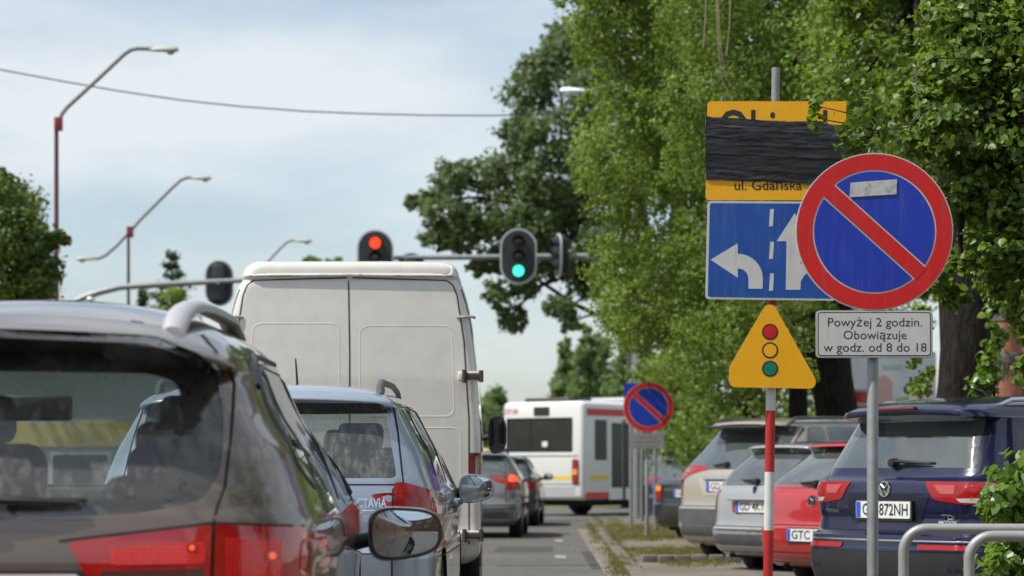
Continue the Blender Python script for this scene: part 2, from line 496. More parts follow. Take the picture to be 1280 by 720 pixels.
def side_mirror(parent, side, x, y, z, w, h, mcol, yaw=0.0, depth=.13, skew=.18, rimmat=None, arm_z=-.02, glassm=None):
    """door mirror: housing rounded away from the driver's view, glass set in its rim; (x, y, z) = centre of the glass"""
    M = Matrix.Translation((x, y, z)) @ Matrix.Rotation(yaw, 4, 'Z')
    def ring(yy, k, kx=1.0, dz=0):
        o = []
        for j in range(36):
            a = 2 * math.pi * j / 36; c, s = sup(a, 3.2)
            xx = c * w / 2 * k * kx
            hh = h / 2 * (1 - skew * (side * xx) / (w / 2)) if s < 0 else h / 2 * (1 - skew * .35 * (side * xx) / (w / 2))
            o.append(M @ Vector((xx, yy, s * hh * k + dz)))
        return o
    def loft(rings, cap0, cap1, mb):
        n = 36; vs = [p for r_ in rings for p in r_]; fs = []
        for i in range(len(rings) - 1):
            for j in range(n): fs.append((i*n+j, i*n+(j+1) % n, (i+1)*n+(j+1) % n, (i+1)*n+j))
        if cap0: fs.append(tuple(range(n-1, -1, -1)))
        if cap1: fs.append(tuple((len(rings)-1)*n + j for j in range(n)))
        mb.add(vs, fs); return mb
    hb = loft([ring(.012, .90), ring(-.002, .93), ring(-.004, 1.0), ring(.02, 1.04), ring(depth*.45, .98), ring(depth*.8, .78), ring(depth, .45)], True, True, MB())
    arm = [M @ Vector((-side * w * .42, .05, arm_z)), Vector((x - side * (w * .5 + .06), y + .07, z + arm_z - .02)), Vector((x - side * (w * .5 + .16), y + .10, z + arm_z - .03))]
    o = hb.build("side_mirror", mcol, parent)
    MB().tube(arm, [.028, .032, .038], 10).build("mirror_arm", BLK, o)
    rim = loft([ring(-.003, .985), ring(-.009, .97), ring(-.009, .90), ring(.006, .885)], False, False, MB())
    rim.build("mirror_rim", rimmat or BLK, o)
    gk = [.90, .78, .64, .50, .35, .2, .08]
    loft([ring(.0015 - .0052 * (1 - (k / .9) ** 2) * (w / .25), k) for k in gk], False, True, MB()).build("mirror_glass", glassm or MIR, o, angle=80)
    return o

def plate(parent, x, y, z, s, tilt=0.0, w=.52, h=.114):
    b = MB(); b.prism(rpoly([(x-w/2, z-h/2), (x+w/2, z-h/2), (x+w/2, z+h/2), (x-w/2, z+h/2)], .01, 3), y - .006, y)
    o = b.build("number_plate", PLW, parent)
    MB().prism([(x-w/2+.004, z-h/2+.004), (x-w/2+.046, z-h/2+.004), (x-w/2+.046, z+h/2-.004), (x-w/2+.004, z+h/2-.004)], y - .0075, y-.0055).build("plate_strip", PLB, o)
    if s: text_mb(s, size=h*.98, cx=x+.022, cz=z-h*.02, y=y-.0078, width=w-.085, bold=.012).build("lettering", INK, o, smooth=False)
    MB().prism(rpoly([(x-w/2-.012, z-h/2-.014), (x+w/2+.012, z-h/2-.014), (x+w/2+.012, z+h/2+.01), (x-w/2-.012, z+h/2+.01)], .012, 3), y - .001, y + .02).build("plate_frame", BLK, o)
    return o

def wiper(parent, bvh, x0, z0, x1, z1, off=.025):
    p0 = proj(bvh, x0, z0, 'rear', off); p1 = proj(bvh, x1, z1, 'rear', off)
    b = MB(); b.lathe([(.0, -.03), (.028, -.028), (.032, 0), (.034, .03)], p0, 'Y', 16)
    b.tube([p0, p0.lerp(p1, .15) + Vector((0, -.012, .012)), p0.lerp(p1, .6) + Vector((0, -.008, .006)), p1], [.016, .014, .010, .006], 8)
    o = b.build("wiper", BLK, parent)
    q = [proj(bvh, x0 + (x1-x0)*t, z0 + (z1-z0)*t + .012, 'rear', .010) for t in (.25, .5, .75, 1.06)]
    MB().tube(q, .008, 6).build("wiper_blade", RUB, o)
    return o

def badge_ring(parent, bvh, x, z, r, inner="", mi=CHR, y=None):
    yy = proj(bvh, x, z, 'rear', .004).y if y is None else y
    b = MB(); n = 28; vs = []; fs = []
    for j in range(n):
        a = 2*math.pi*j/n
        for (rr, dy) in ((r, 0), (r*.97, -.006), (r*.84, -.006), (r*.80, 0)): vs.append((x + rr*math.cos(a), yy + dy, z + rr*math.sin(a)))
    for j in range(n):
        k = (j+1) % n
        for q in range(3): fs.append((j*4+q, k*4+q, k*4+q+1, j*4+q+1))
    b.add(vs, fs)
    if inner == "VW":
        for (a0, a1, c0, c1) in ((-.55,.55,-.0,.12),(.55,.55,.0,.12),(-.78,.15,-.35,-.75),(.78,.15,.35,-.75),(-.35,-.75,0,-.1),(.35,-.75,0,-.1)):
            b.tube([(x+a0*r, yy-.003, z+a1*r), (x+c0*r, yy-.003, z+c1*r)], r*.09, 5)
    elif inner == "arrow":
        b.tube([(x-r*.2, yy-.003, z-r*.55), (x+r*.1, yy-.003, z+r*.1), (x-r*.35, yy-.003, z+r*.55)], r*.10, 5)
        b.tube([(x+r*.1, yy-.003, z+r*.1), (x+r*.5, yy-.003, z+r*.25)], r*.14, 5)
    o = b.build("badge", mi, parent)
    MB().prism(circle(x, z, r*.86, 24), yy-.002, yy+.004).build("badge_disc", BLK, o)
    return o

def wire_rail(parent, bvh, x, ys, lift, r, m, name="roof_rail", zadd=0, w=1.0):
    pts = []
    n = len(ys)
    for i in range(n * 4 - 3):
        t = i / (n * 4 - 4); y = ys[0] + (ys[-1] - ys[0]) * t
        p = proj(bvh, x, y, 'top', 0)
        e = min(1, min(t, 1 - t) / .07); e = math.sin(e * math.pi / 2)
        pts.append(p + Vector((0, 0, lift * e - .01)))
    return MB().tube(pts, r, 10).build(name, m, parent)

def make_car(name, label, loc, rz, keys, pmat, L=4.4, arches=(), rear_glass=None, side_glass=(), lamps=(), gaps=(), patches=(),
             wr=.33, see=False, glass=None, cut_pad=0.0, bkw=None, cat="car", group=None, front_glass=None, wheels_x=None, tunnel_z=None, under=None, wheel_rims=5, extra_cut=None):
    root = thing(name, label, cat, loc, rz, group)
    V, F = body_mesh(keys, L=L, **(bkw or {}))
    bvh = BVHTree.FromPolygons([Vector(v) for v in V], F)
    me = bpy.data.meshes.new("body"); me.from_pydata(V, [], F)
    me.materials.append(pmat)
    cuts = []
    for (y, z, r) in arches:
        for s in (-1, 1):
            c = MB(); c.lathe([(r, -.16), (r, .16)], (s * (keys[3][1] - .08), y, z), 'X', 36); c.mat = UND; cuts.append(c)
    if see:
        c = MB(); c.prism(rear_glass, -1, L * .70); c.mat = INT; cuts.append(c)
        if extra_cut: cuts.append(extra_cut)
        for sg in side_glass:
            c = MB(); n = len(sg)
            c.add([(-2, a, b) for a, b in sg] + [(2, a, b) for a, b in sg], [tuple(range(n)), tuple(range(2*n-1, n-1, -1))] + [(i, n+i, n+(i+1) % n, (i+1) % n) for i in range(n)])
            c.mat = INT; cuts.append(c)
    if cuts: me = boolean_cut(me, cuts)
    link_mesh("body", me, root, None, 30)
    gm = glass or (SGL if see else DGL)
    if rear_glass: patch(bvh, rear_glass, 'rear', -.004 if see else .003, .045).build("rear_window", gm, root, angle=60)
    for sg in side_glass:
        for s in ('right', 'left'):
            patch(bvh, sg, s, -.004 if see else .003, .09).build("side_window", gm, root, angle=60)
    gm = SGL2 if see else gm
    if front_glass: patch(bvh, front_glass, 'front', .003, .12).build("windscreen", gm, root, angle=60)
    elif see: patch(bvh, [(x*1.02, z) for x, z in rear_glass], 'front', .003, .1).build("windscreen", gm, root, angle=60)
    for (nm, m, items) in lamps:
        for s in (1, -1):
            mb = MB()
            for (d, poly) in items:
                if d == 'rear': patch(bvh, [(x * s, z) for x, z in poly], 'rear', .006, .03, mb)
                else: patch(bvh, poly, 'right' if s > 0 else 'left', .006, .03, mb)
            mb.build(nm, m, root, angle=60)
    for (nm, m, d, poly, off) in patches:
        patch(bvh, poly, d, off, .05).build(nm, m, root, angle=60)
    if gaps:
        for (d, line, w) in gaps:
            for dd, ln in ((('rear', line), ('rear', [(-x, z) for x, z in line])) if d == 'sym' else (('right', line), ('left', line)) if d == 'side' else ((d, line),)):
                ribbon(bvh, ln, w, dd).build("panel_gap", GAP, root, angle=60, fixn=False)
    wx = wheels_x or (keys[3][1] - .13)
    for (y, z, r) in arches:
        for s in (-1, 1): wheel(root, s * wx, y, wr, .21, wheel_rims)
    u = MB(); u.box((0, L * .5, .30), (keys[3][1] * 1.5, L * .86, .22), b=.05)
    u.tube([(-.45, -.0 + .15, .22), (-.45, .5, .22)], .028, 10)
    u.build("underbody", UND, root)
    return root, bvh

def keys_for(L, W, H, belt=.95, bz=.62, rake=.38, spoil=.12, top=.60, rr=.28, hoodback=1.05):
    w = W / 2; g = H - belt
    return [(.22, w-.12, .16, L-.25, .18), (.30, w-.04, .05, L-.08, .24), (.46, w, .0, L, rr), (bz-.02, w, .0, L, rr), (bz+.03, w-.006, .045, L-.03, rr),
            (belt-.16, w-.002, .055, L-.12, rr), (belt-.05, w-.012, .075, L-.55, rr-.02), (belt+.01, w-.04, .10, L-hoodback, rr-.03), (belt+.05, w-.06, .12, L-hoodback-.12, rr-.04),
            (belt+g*.5, w-.15, rake*.55+.06, L-hoodback-.62, .24), (belt+g*.80, w-.225, rake*.88+.08, L-hoodback-1.02, .22), (belt+g*.86, w-.245, rake+.06-spoil*.3, L-hoodback-1.1, .2),
            (belt+g*.875, w-.25, rake+.06-spoil, L-hoodback-1.12, .2), (belt+g*.93, w-.29, rake+.06-spoil*.8, L-hoodback-1.2, .2), (H-.012, w*top, rake+.25, L-hoodback-1.4, .3), (H-.002, w*.3, rake+.7, L-hoodback-1.8, .2), (H, w*.1, rake+1.0, L-hoodback-2.0, .1)]
# ---------------------------------------------------------------- ground, road, kerb, verge
def sheet(name, pts, z, m, kind='structure', sub=0):
    me = bpy.data.meshes.new(name); me.from_pydata([(x, y, z) for x, y in pts], [], [tuple(range(len(pts)))])
    o = link_mesh(name, me, None, m, smooth=False)
    if me.polygons[0].normal.z < 0: me.flip_normals()
    return tag(o, kind=kind)
def dirt_mat(name, c1, c2, c3, sc=.6, bump=.35):
    m = mat(name, c1, rough=.92, col2=c2, vscale=sc, bump=bump, bscale=30, ramp=(.38, .62), spec=.2)
    n = m.node_tree.nodes; l = m.node_tree.links.new; b = n['Principled BSDF']
    src = b.inputs['Base Color'].links[0].from_socket
    t = n.new("ShaderNodeTexCoord"); z = n.new("ShaderNodeTexNoise"); z.inputs['Scale'].default_value = sc * 14; z.inputs['Detail'].default_value = 9; z.inputs['Roughness'].default_value = .75
    l(t.outputs['Object'], z.inputs['Vector'])
    r = n.new("ShaderNodeValToRGB"); r.color_ramp.elements[0].position = .50; r.color_ramp.elements[1].position = .66
    r.color_ramp.elements[0].color = (0, 0, 0, 1); l(z.outputs['Fac'], r.inputs['Fac'])
    mx = n.new("ShaderNodeMix"); mx.data_type = 'RGBA'; mx.inputs['B'].default_value = (*c3, 1); l(r.outputs['Color'], mx.inputs['Factor']); l(src, mx.inputs['A']); l(mx.outputs['Result'], b.inputs['Base Color'])
    return m
def kx(y): return 1.2 + .0165 * (y - 25)          # kerb line of the right lane
sheet("ground", [(-1500, -300), (1500, -300), (1500, 2500), (-1500, 2500)], 0, dirt_mat("ground_soil", (.12,.13,.05), (.07,.09,.03), (.16,.14,.09)))
ASPH = dirt_mat("asphalt", (.115,.11,.102), (.085,.08,.075), (.14,.133,.122), .5, .3)
sheet("road", [(-9.5, -40), (kx(-40), -40), (kx(72), 72), (-9.5 + 1.6, 72)], .004, ASPH)
sheet("cross_road", [(-60, 52), (-7.9, 54.5), (60, 58), (60, 72), (-60, 72)], .008, mat("asphalt_cross", (.105,.10,.095), rough=.9, var=.25, vscale=.8, bump=.3))
PAV = dirt_mat("pavement_concrete", (.19,.165,.14), (.13,.115,.095), (.10,.095,.065), .8, .25)
o = MB(); y0, y1 = -30, 53.5
o.add([(kx(y0)+.15,y0,.07),(kx(y0)+1.15,y0,.07),(kx(y1)+1.35,y1,.07),(kx(y1)+.15,y1,.07)], [(0,1,2,3)]); tag(o.build("pavement", PAV, smooth=False), kind='structure')
tag(MB().add([(kx(-30)+1.1,-30,.066),(30,-30,.066),(30,53.5,.066),(kx(53.5)+1.1,53.5,.066)], [(0,1,2,3)]).build("parking_bay", dirt_mat("bay_asphalt", (.15,.14,.125), (.11,.10,.09), (.19,.17,.14), .7, .3), smooth=False), kind='structure')
KST = mat("kerb_stone", (.165,.148,.125), rough=.85, var=.35, vscale=4, bump=.3, bscale=25)
kerb = thing("kerb", None, None); kerb['kind'] = 'structure'
ksm = MB().box((0, 0, .045), (.15, .985, .10), b=.012).build("kerb_stone", KST, kerb)
ks0 = ksm; ys = list(range(4, 53))
for i, y in enumerate(ys):
    c = ks0 if i == 0 else ks0.copy()
    if i: COL.objects.link(c); c.parent = kerb
    c.location = (kx(y) + .075 + random.uniform(-.006, .006), y, random.uniform(-.012, .004)); c.rotation_euler = (0, 0, R(-.95) + random.uniform(-.006, .006))
# a row of concrete edging blocks across the end of a bay
edge = thing("edging_row", "row of worn concrete edging blocks across the pavement near the kerb", "kerb stones")
for i in range(6):
    c = P(812 + i * 21, 590, 27.4)
    MB().box((c.x, 27.4 + random.uniform(-.03, .03), .07 + .035), (.17, .13, .09 + random.uniform(-.01, .01)), b=.012, rz=random.uniform(-.06, .06)).build("block", KST, edge)
# worn lane dashes
MK = mat("road_marking", (.40,.39,.37), rough=.7, col2=(.13,.125,.12), vscale=7, ramp=(.42,.62))
for i, y in enumerate((31.0, 38.2)):
    x = .62 + .0165 * (y - 31)
    mk = MB(); mk.add([(x-.07, y-.6, .008), (x+.07, y-.6, .008), (x+.08, y+.6, .008), (x-.06, y+.6, .008)], [(0,1,2,3)])
    tag(mk.build("lane_marking", MK, smooth=False), kind='structure')
DPATCH = mat("dark_asphalt", (.055,.053,.052), rough=.8, var=.3, vscale=5, bump=.3)  # darker patches and strips laid over the asphalt
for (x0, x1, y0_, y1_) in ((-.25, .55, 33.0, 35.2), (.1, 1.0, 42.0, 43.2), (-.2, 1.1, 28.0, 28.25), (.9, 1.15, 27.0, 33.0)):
    tag(MB().add([(x0, y0_, .0075), (x1, y0_ + .1, .0075), (x1 + .05, y1_, .0075), (x0 + .04, y1_ - .1, .0075)], [(0,1,2,3)]).build("dark_patch", DPATCH, smooth=False), kind='structure')
# sand and litter by the kerb
tag(MB().add([(kx(20)-.22,18,.009),(kx(20)+.02,18,.009),(kx(46)+.02,46,.009),(kx(46)-.30,46,.009)], [(0,1,2,3)]).build("gutter_grit", mat("grit", (.24,.20,.165), rough=.95, col2=(.12,.115,.105), vscale=6, ramp=(.42,.60), bump=.5), smooth=False), kind='structure')

def leaf_mat(name, dark, light, gloss=.35, trans=.42, rough=.42):
    if name in _M: return _M[name]
    m = bpy.data.materials.new(name); m.use_nodes = True
    n = m.node_tree.nodes; l = m.node_tree.links.new; b = n['Principled BSDF']; o = n['Material Output']
    at = n.new("ShaderNodeAttribute"); at.attribute_name = "tint"
    r = n.new("ShaderNodeValToRGB"); r.color_ramp.elements[0].color = (*dark, 1); r.color_ramp.elements[1].color = (*light, 1)
    l(at.outputs['Fac'], r.inputs['Fac']); l(r.outputs['Color'], b.inputs['Base Color'])
    b.inputs['Roughness'].default_value = rough; b.inputs['Specular IOR Level'].default_value = gloss
    t = n.new("ShaderNodeBsdfTranslucent")
    hs = n.new("ShaderNodeHueSaturation"); hs.inputs['Hue'].default_value = .485; hs.inputs['Saturation'].default_value = 1.1; hs.inputs['Value'].default_value = 1.6
    l(r.outputs['Color'], hs.inputs['Color']); l(hs.outputs[0], t.inputs[0])
    mx = n.new("ShaderNodeMixShader"); mx.inputs[0].default_value = trans
    l(b.outputs[0], mx.inputs[1]); l(t.outputs[0], mx.inputs[2]); l(mx.outputs[0], o.inputs[0])
    _M[name] = m
    return m
LIME = leaf_mat("leaf_poplar", (.068,.120,.024), (.24,.335,.06), gloss=.35, rough=.5)
LIME2 = leaf_mat("leaf_poplar_deep", (.055,.10,.020), (.19,.28,.048), gloss=.3, rough=.5)
NEARL = leaf_mat("leaf_near", (.055,.10,.018), (.19,.29,.042), gloss=.4, rough=.42)
OAK = leaf_mat("leaf_oak", (.062,.098,.036), (.14,.20,.07), gloss=.35)
FAR = leaf_mat("leaf_far", (.085,.14,.045), (.17,.25,.085), gloss=.3)
CONI = leaf_mat("leaf_conifer", (.05,.08,.045), (.10,.14,.065), gloss=.3)
SHR = leaf_mat("leaf_shrub", (.06,.12,.02), (.18,.30,.045), gloss=.6, rough=.35)
GRS = leaf_mat("grass_blade", (.075,.10,.02), (.26,.23,.09), gloss=.2)
BARK = mat("bark", (.030,.025,.020), rough=.95, col2=(.010,.009,.008), vscale=7, bump=1.0, bscale=14, stretch=(4, 4, .8), ramp=(.38,.62), spec=.15)
TWIG = mat("twig_bark", (.055,.045,.028), rough=.9, var=.3)

LEAFN = 0
def leaf_cloud(name, pts, outward, size, m, parent, rng, tintmul=None, jitter=.35, shape=6, droop=.2):
    """one mesh of small leaf blades at the given points"""
    global LEAFN
    N = len(pts); LEAFN += N
    nrm = rng.normal(size=(N, 3)); nrm /= np.linalg.norm(nrm, axis=1)[:, None] + 1e-9
    nrm = nrm + outward * .9 + np.array([0, 0, .55]); nrm /= np.linalg.norm(nrm, axis=1)[:, None] + 1e-9
    a = rng.normal(size=(N, 3)); a[:, 2] -= droop * 2; a -= nrm * np.sum(a * nrm, axis=1)[:, None]; a /= np.linalg.norm(a, axis=1)[:, None] + 1e-9
    b = np.cross(nrm, a)
    s = size * (1 + rng.uniform(-jitter, jitter, size=N))[:, None]
    if shape == 6:   # heart-shaped blade folded on its midrib: 6 verts, 2 quads
        prof = [(0, 0, 0), (.22, .42, .10), (.62, .34, .08), (1, 0, 0), (.62, -.34, .08), (.22, -.42, .10)]
        faces = [(0, 1, 2, 3), (0, 3, 4, 5)]
    else:
        prof = [(0, 0, 0), (.45, .36, .05), (1, 0, 0), (.45, -.36, .05)]; faces = [(0, 1, 2, 3)]
    k = len(prof)
    V = np.stack([pts + a * s * (p[0] - .4) + b * s * p[1] + nrm * s * p[2] for p in prof], axis=1).reshape(-1, 3)
    fb = np.arange(N)[:, None] * k
    F = np.stack([fb[:, 0][:, None] + np.array(f)[None, :] for f in faces], axis=1).reshape(-1)
    me = bpy.data.meshes.new(name)
    nf = N * len(faces)
    me.vertices.add(len(V)); me.vertices.foreach_set('co', V.ravel().astype(np.float32))
    me.loops.add(nf * 4); me.loops.foreach_set('vertex_index', F.astype(np.int32))
    me.polygons.add(nf); me.polygons.foreach_set('loop_start', (np.arange(nf) * 4).astype(np.int32)); me.polygons.foreach_set('loop_total', np.full(nf, 4, np.int32))
    me.update(calc_edges=True)
    tint = np.clip(rng.beta(2, 2.2, size=N) * .75 + (tintmul if tintmul is not None else 0), 0, 1)
    at = me.attributes.new("tint", 'FLOAT', 'POINT'); at.data.foreach_set('value', np.repeat(tint, k).astype(np.float32))
    return link_mesh(name, me, parent, m, smooth=False)

def scatter(blobs, n, rng, clump=.26, dens_in=.55, sprigs=26):
    """points gathered in sprigs round the shells of ellipsoid blobs (centre, radii)"""
    w = np.array([b[3] * b[4] + b[4] * b[5] + b[3] * b[5] for b in blobs]); w = w / w.sum()
    P_, O_, T_, S_ = [], [], [], []
    for b, ww in zip(blobs, w):
        nb = int(n * ww); ns = max(3, nb // sprigs)
        d = rng.normal(size=(ns, 3)); d /= np.linalg.norm(d, axis=1)[:, None]
        rr = dens_in + (1.12 - dens_in) * rng.random(ns) ** .7
        c = np.array(b[:3]) + d * rr[:, None] * np.array(b[3:6])
        ct = rng.uniform(-.12, .32, size=ns)
        idx = rng.integers(0, ns, nb); sc = clump * min(b[3:6]) * (0.5 + rng.random(ns))
        off = np.clip(rng.normal(size=(nb, 3)), -1.8, 1.8) * .55 * sc[idx][:, None]; off[:, 2] *= .8; 
        P_.append(c[idx] + off); O_.append(d[idx] * .7 + off / (sc[idx][:, None] + 1e-6) * .5); T_.append(ct[idx]); S_.append(c)
    return np.concatenate(P_), np.concatenate(O_), np.concatenate(T_), np.concatenate(S_)

def limb(mb, p, q, r0, r1, rng, n=7, wob=.08, mi=0):
    p, q = Vector(p), Vector(q); ln = (q - p).length; pts = []; 
    w1, w2 = Vector(rng.normal(size=3)) * wob * ln, Vector(rng.normal(size=3)) * wob * ln * .5
    for i in range(n):
        t = i / (n - 1); pts.append(p.lerp(q, t) + w1 * math.sin(t * math.pi) + w2 * math.sin(t * math.pi * 2))
    mb.tube(pts, [r0 + (r1 - r0) * (i / (n-1)) for i in range(n)], 8, mi=mi)

def trunk_mesh(base, top, r0, r1, rng, seg=26, n=28, rough=.10):
    """a flared, ridged trunk"""
    vs = []; fs = []; base, top = Vector(base), Vector(top); ph = rng.uniform(0, 9)
    wob = [Vector((mnoise.noise((ph, i*.22, 0)), mnoise.noise((ph+5, i*.22, 0)), 0)) * r0 * .7 for i in range(seg)]
    for i in range(seg):
        t = i / (seg - 1); c = base.lerp(top, t) + wob[i]; r = r0 + (r1 - r0) * t + r0 * .5 * math.exp(-t * 14)
        for j in range(n):
            a = 2 * math.pi * j / n
            k = 1 + rough * mnoise.noise((math.cos(a) * 3.1 + ph, math.sin(a) * 3.1, t * 7)) + rough * .8 * mnoise.noise((math.cos(a) * 8 + ph, math.sin(a) * 8, t * 9))
            vs.append(c + Vector((math.cos(a) * r * k, math.sin(a) * r * k, 0)))
    for i in range(seg - 1):
        for j in range(n): fs.append((i*n+j, i*n+(j+1) % n, (i+1)*n+(j+1) % n, (i+1)*n+j))
    fs.append(tuple((seg-1)*n + j for j in range(n)))
    return MB().add(vs, fs)

def tree(name, label, base, top_z, r0, blobs, n, size, m, seed, cat="tree", group=None, r1=None, lean=(0, 0), clump=.26, dens_in=.55, shape=6, limbs=14, sprigs=26, droop=.2, limb_r=.35, trunk=True):
    rng = np.random.default_rng(seed)
    root = thing(name, label, cat, (base[0], base[1], 0), 0, group)
    B = [(b[0]-base[0], b[1]-base[1], b[2], b[3], b[4], b[5]) for b in blobs]
    top = (lean[0], lean[1], top_z)
    if trunk:
        t = trunk_mesh((0, 0, -.05), top, r0, r1 or r0 * .55, rng)
        for b in B[:limbs]:
            t0 = rng.uniform(.45, .98); st = Vector(top) * t0
            limb(t, st, b[:3], r0 * limb_r, r0 * .06, rng, mi=0)
        t.build("trunk", BARK, root, angle=80, fixn=False)
    pts, outw, tt, spr = scatter(B, n, rng, clump, dens_in, sprigs)
    keep = pts[:, 2] > .05
    leaf_cloud("crown", pts[keep], outw[keep], size, m, root, rng, tt[keep], shape=shape, droop=droop)
    # fine branches carrying the sprigs
    tw = MB(); sel = rng.permutation(len(spr))[:60]
    for i in sel:
        q = Vector(spr[i]); b = min(B, key=lambda b_: (Vector(b_[:3]) - q).length)
        limb(tw, b[:3], q, size * .16 + .004, .003, rng, n=4, wob=.06)
    tag(tw.build("branch", TWIG, root, fixn=False), kind="stuff")
    return root

def blob(px, py, d, rx, ry, dep):
    """ellipsoid seen at px,py with pixel radii rx, ry and half-depth dep in metres"""
    p = P(px, py, d); s = d / FPX
    return (p.x, p.y, p.z, rx * s, dep, ry * s)

rngB = random.Random(9)
def fill(x0, x1, y0, y1, d0, d1, n, r0, r1, dep=1.2, mask=None):
    out = []
    k = 0
    while len(out) < n and k < n * 20:
        k += 1
        px, py = rngB.uniform(x0, x1), rngB.uniform(y0, y1)
        if mask and not mask(px, py): continue
        r = rngB.uniform(r0, r1); out.append(blob(px, py, rngB.uniform(d0, d1), r, r * rngB.uniform(.8, 1.25), dep * rngB.uniform(.7, 1.2)))
    return out
TG = "trees along the right of the street"
# the pale green poplar whose left flank edges the sky
def m1(px, py):
    l = 745 + 14 * math.sin(py * .03) + (12 if py > 250 else 0) + max(0, py - 330) * .30
    return px > l and (py < 400 or px > 865)
tree("poplar_tree", "light green leafy tree whose edge meets the sky beside the green traffic light", (P(1000,590,37).x, 37), 12, .15,
     fill(735, 905, -110, 470, 33, 38, 46, 34, 62, 1.3, m1) + [blob(735,40,35,30,40,.8), blob(742,150,35,24,45,.8), blob(748,215,35,26,26,.8), blob(760,330,35,28,30,.8), blob(795,400,36,30,34,.8)],
     120000, .060, LIME, 11, group=TG, clump=.34, sprigs=40, shape=4)
tree("poplar_tree", "tall leafy tree on a stout dark trunk behind the yellow and blue signs", (P(1043,590,34.5).x, 34.5), 9, .34,
     fill(860, 1090, -90, 200, 27, 32, 34, 36, 62, 1.1) + fill(870, 1010, 200, 470, 30, 34, 20, 32, 52, 1.0) + [blob(975,445,29,30,34,.5), blob(930,420,30,28,34,.5), blob(990,400,27,24,40,.4), blob(1085,395,26,26,16,.3), blob(1000,470,27.5,22,20,.3), blob(905,480,33,40,34,.6), blob(955,490,33,30,28,.6)],
     100000, .053, LIME2, 12, group=TG, clump=.34, sprigs=40, shape=4)
tree("poplar_tree", "shaded tree with a thick furrowed trunk behind the round sign's plate", (P(1200,590,21.5).x, 21.5), 8, .255,
     fill(1060, 1330, -120, 160, 22, 26, 26, 40, 70, 1.0) + fill(1120, 1340, 160, 290, 23, 27, 12, 36, 56, 1.0) + [blob(1148,470,23.5,20,34,.3), blob(1140,430,23.5,14,22,.3), blob(1250,330,20.6,40,26,.4), blob(1150,395,20.4,26,14,.3)],
     62000, .055, NEARL, 13, group=TG, clump=.36, sprigs=30)
tree("poplar_tree", "nearest tree, its glossy leaves hanging in from the right edge", (P(1480,590,15.5).x, 15.5), 7, .22,
     [blob(1240,60,15.5,80,62,.5), blob(1185,95,15.3,42,36,.3), blob(1170,165,15.2,46,42,.35), blob(1230,180,15.4,60,56,.4), blob(1300,140,15.6,70,90,.6), blob(1215,245,15.3,40,30,.3), blob(1275,265,15.4,52,58,.4), blob(1240,310,15.2,34,24,.25),
      blob(1300,-20,15.6,110,60,.6), blob(1150,128,15.2,24,20,.2), blob(1190,20,15.6,40,34,.3), blob(1290,390,15.2,24,40,.2), blob(1285,340,15.2,30,30,.25), blob(1200,330,15.2,20,14,.15), blob(1282,470,15,14,24,.12), blob(1165,345,15.6,26,22,.2), blob(1190,372,15.8,20,16,.15), blob(1262,350,15.6,40,24,.25), blob(1255,300,16,50,40,.3)],
     24000, .050, NEARL, 14, group=TG, clump=.42, sprigs=14, dens_in=.3)
# sprig hanging in front of the diversion board
rg_ = np.random.default_rng(77)
sp = thing("hanging_branch", "leafy branch end hanging over the right edge of the yellow board", "branch", tuple(P(1075,60,13.4)))
bb = [Vector(blob(px, py, 13.4, 1, 1, 1)[:3]) - sp.location for px, py in ((1022,148),(1020,132),(1052,172),(1072,185),(1068,160),(1085,205),(1100,170),(1062,190),(1090,140),(1050,60),(1075,100))]
rad = [.055,.045,.05,.07,.06,.07,.08,.05,.09,.06,.09]
pts = np.concatenate([np.array(b) + rg_.normal(size=(int(26 * (r/.06)), 3)) * np.array([.75, .75, .85]) * r * .62 for b, r in zip(bb, rad)])
leaf_cloud("leaves", pts, rg_.normal(size=pts.shape) * .4, .048, NEARL, sp, rg_, np.full(len(pts), .12))
st = MB()
for b in bb: limb(st, (0.12, .06, -.45), b, .006, .002, rg_, n=5, wob=.05)
limb(st, (0.12, .06, -.45), (.75, .9, .1), .004, .006, rg_)
st.build("stem", TWIG, sp, fixn=False)
# deeper rows closing the view beyond the car park
tree("lime_tree", "dense green tree beyond the car park, behind the beige SUV", (P(930,590,46).x, 46), 8, .3, fill(845, 1090, 380, 585, 44, 50, 40, 26, 46, 1.5) + fill(800, 1100, 100, 400, 46, 52, 24, 50, 80, 2),
     46000, .095, LIME2, 15, group=TG, clump=.34, shape=4)
tree("lime_tree", "shaded far tree seen between the trunks on the right", (P(1260,590,44).x, 44), 8, .3, fill(1120, 1420, 250, 560, 42, 48, 30, 36, 60, 1.5) + fill(1080, 1420, -150, 250, 42, 50, 26, 60, 90, 2),
     34000, .10, LIME2, 16, group=TG, clump=.34, shape=4)
tree("lime_tree", "tree behind the far round sign with yellow-green leaves", (P(850,590,52).x, 52), 8, .28, fill(815, 900, 360, 580, 49, 54, 22, 24, 40, 1.2),
     26000, .085, LIME, 17, group=TG, clump=.34, shape=4)
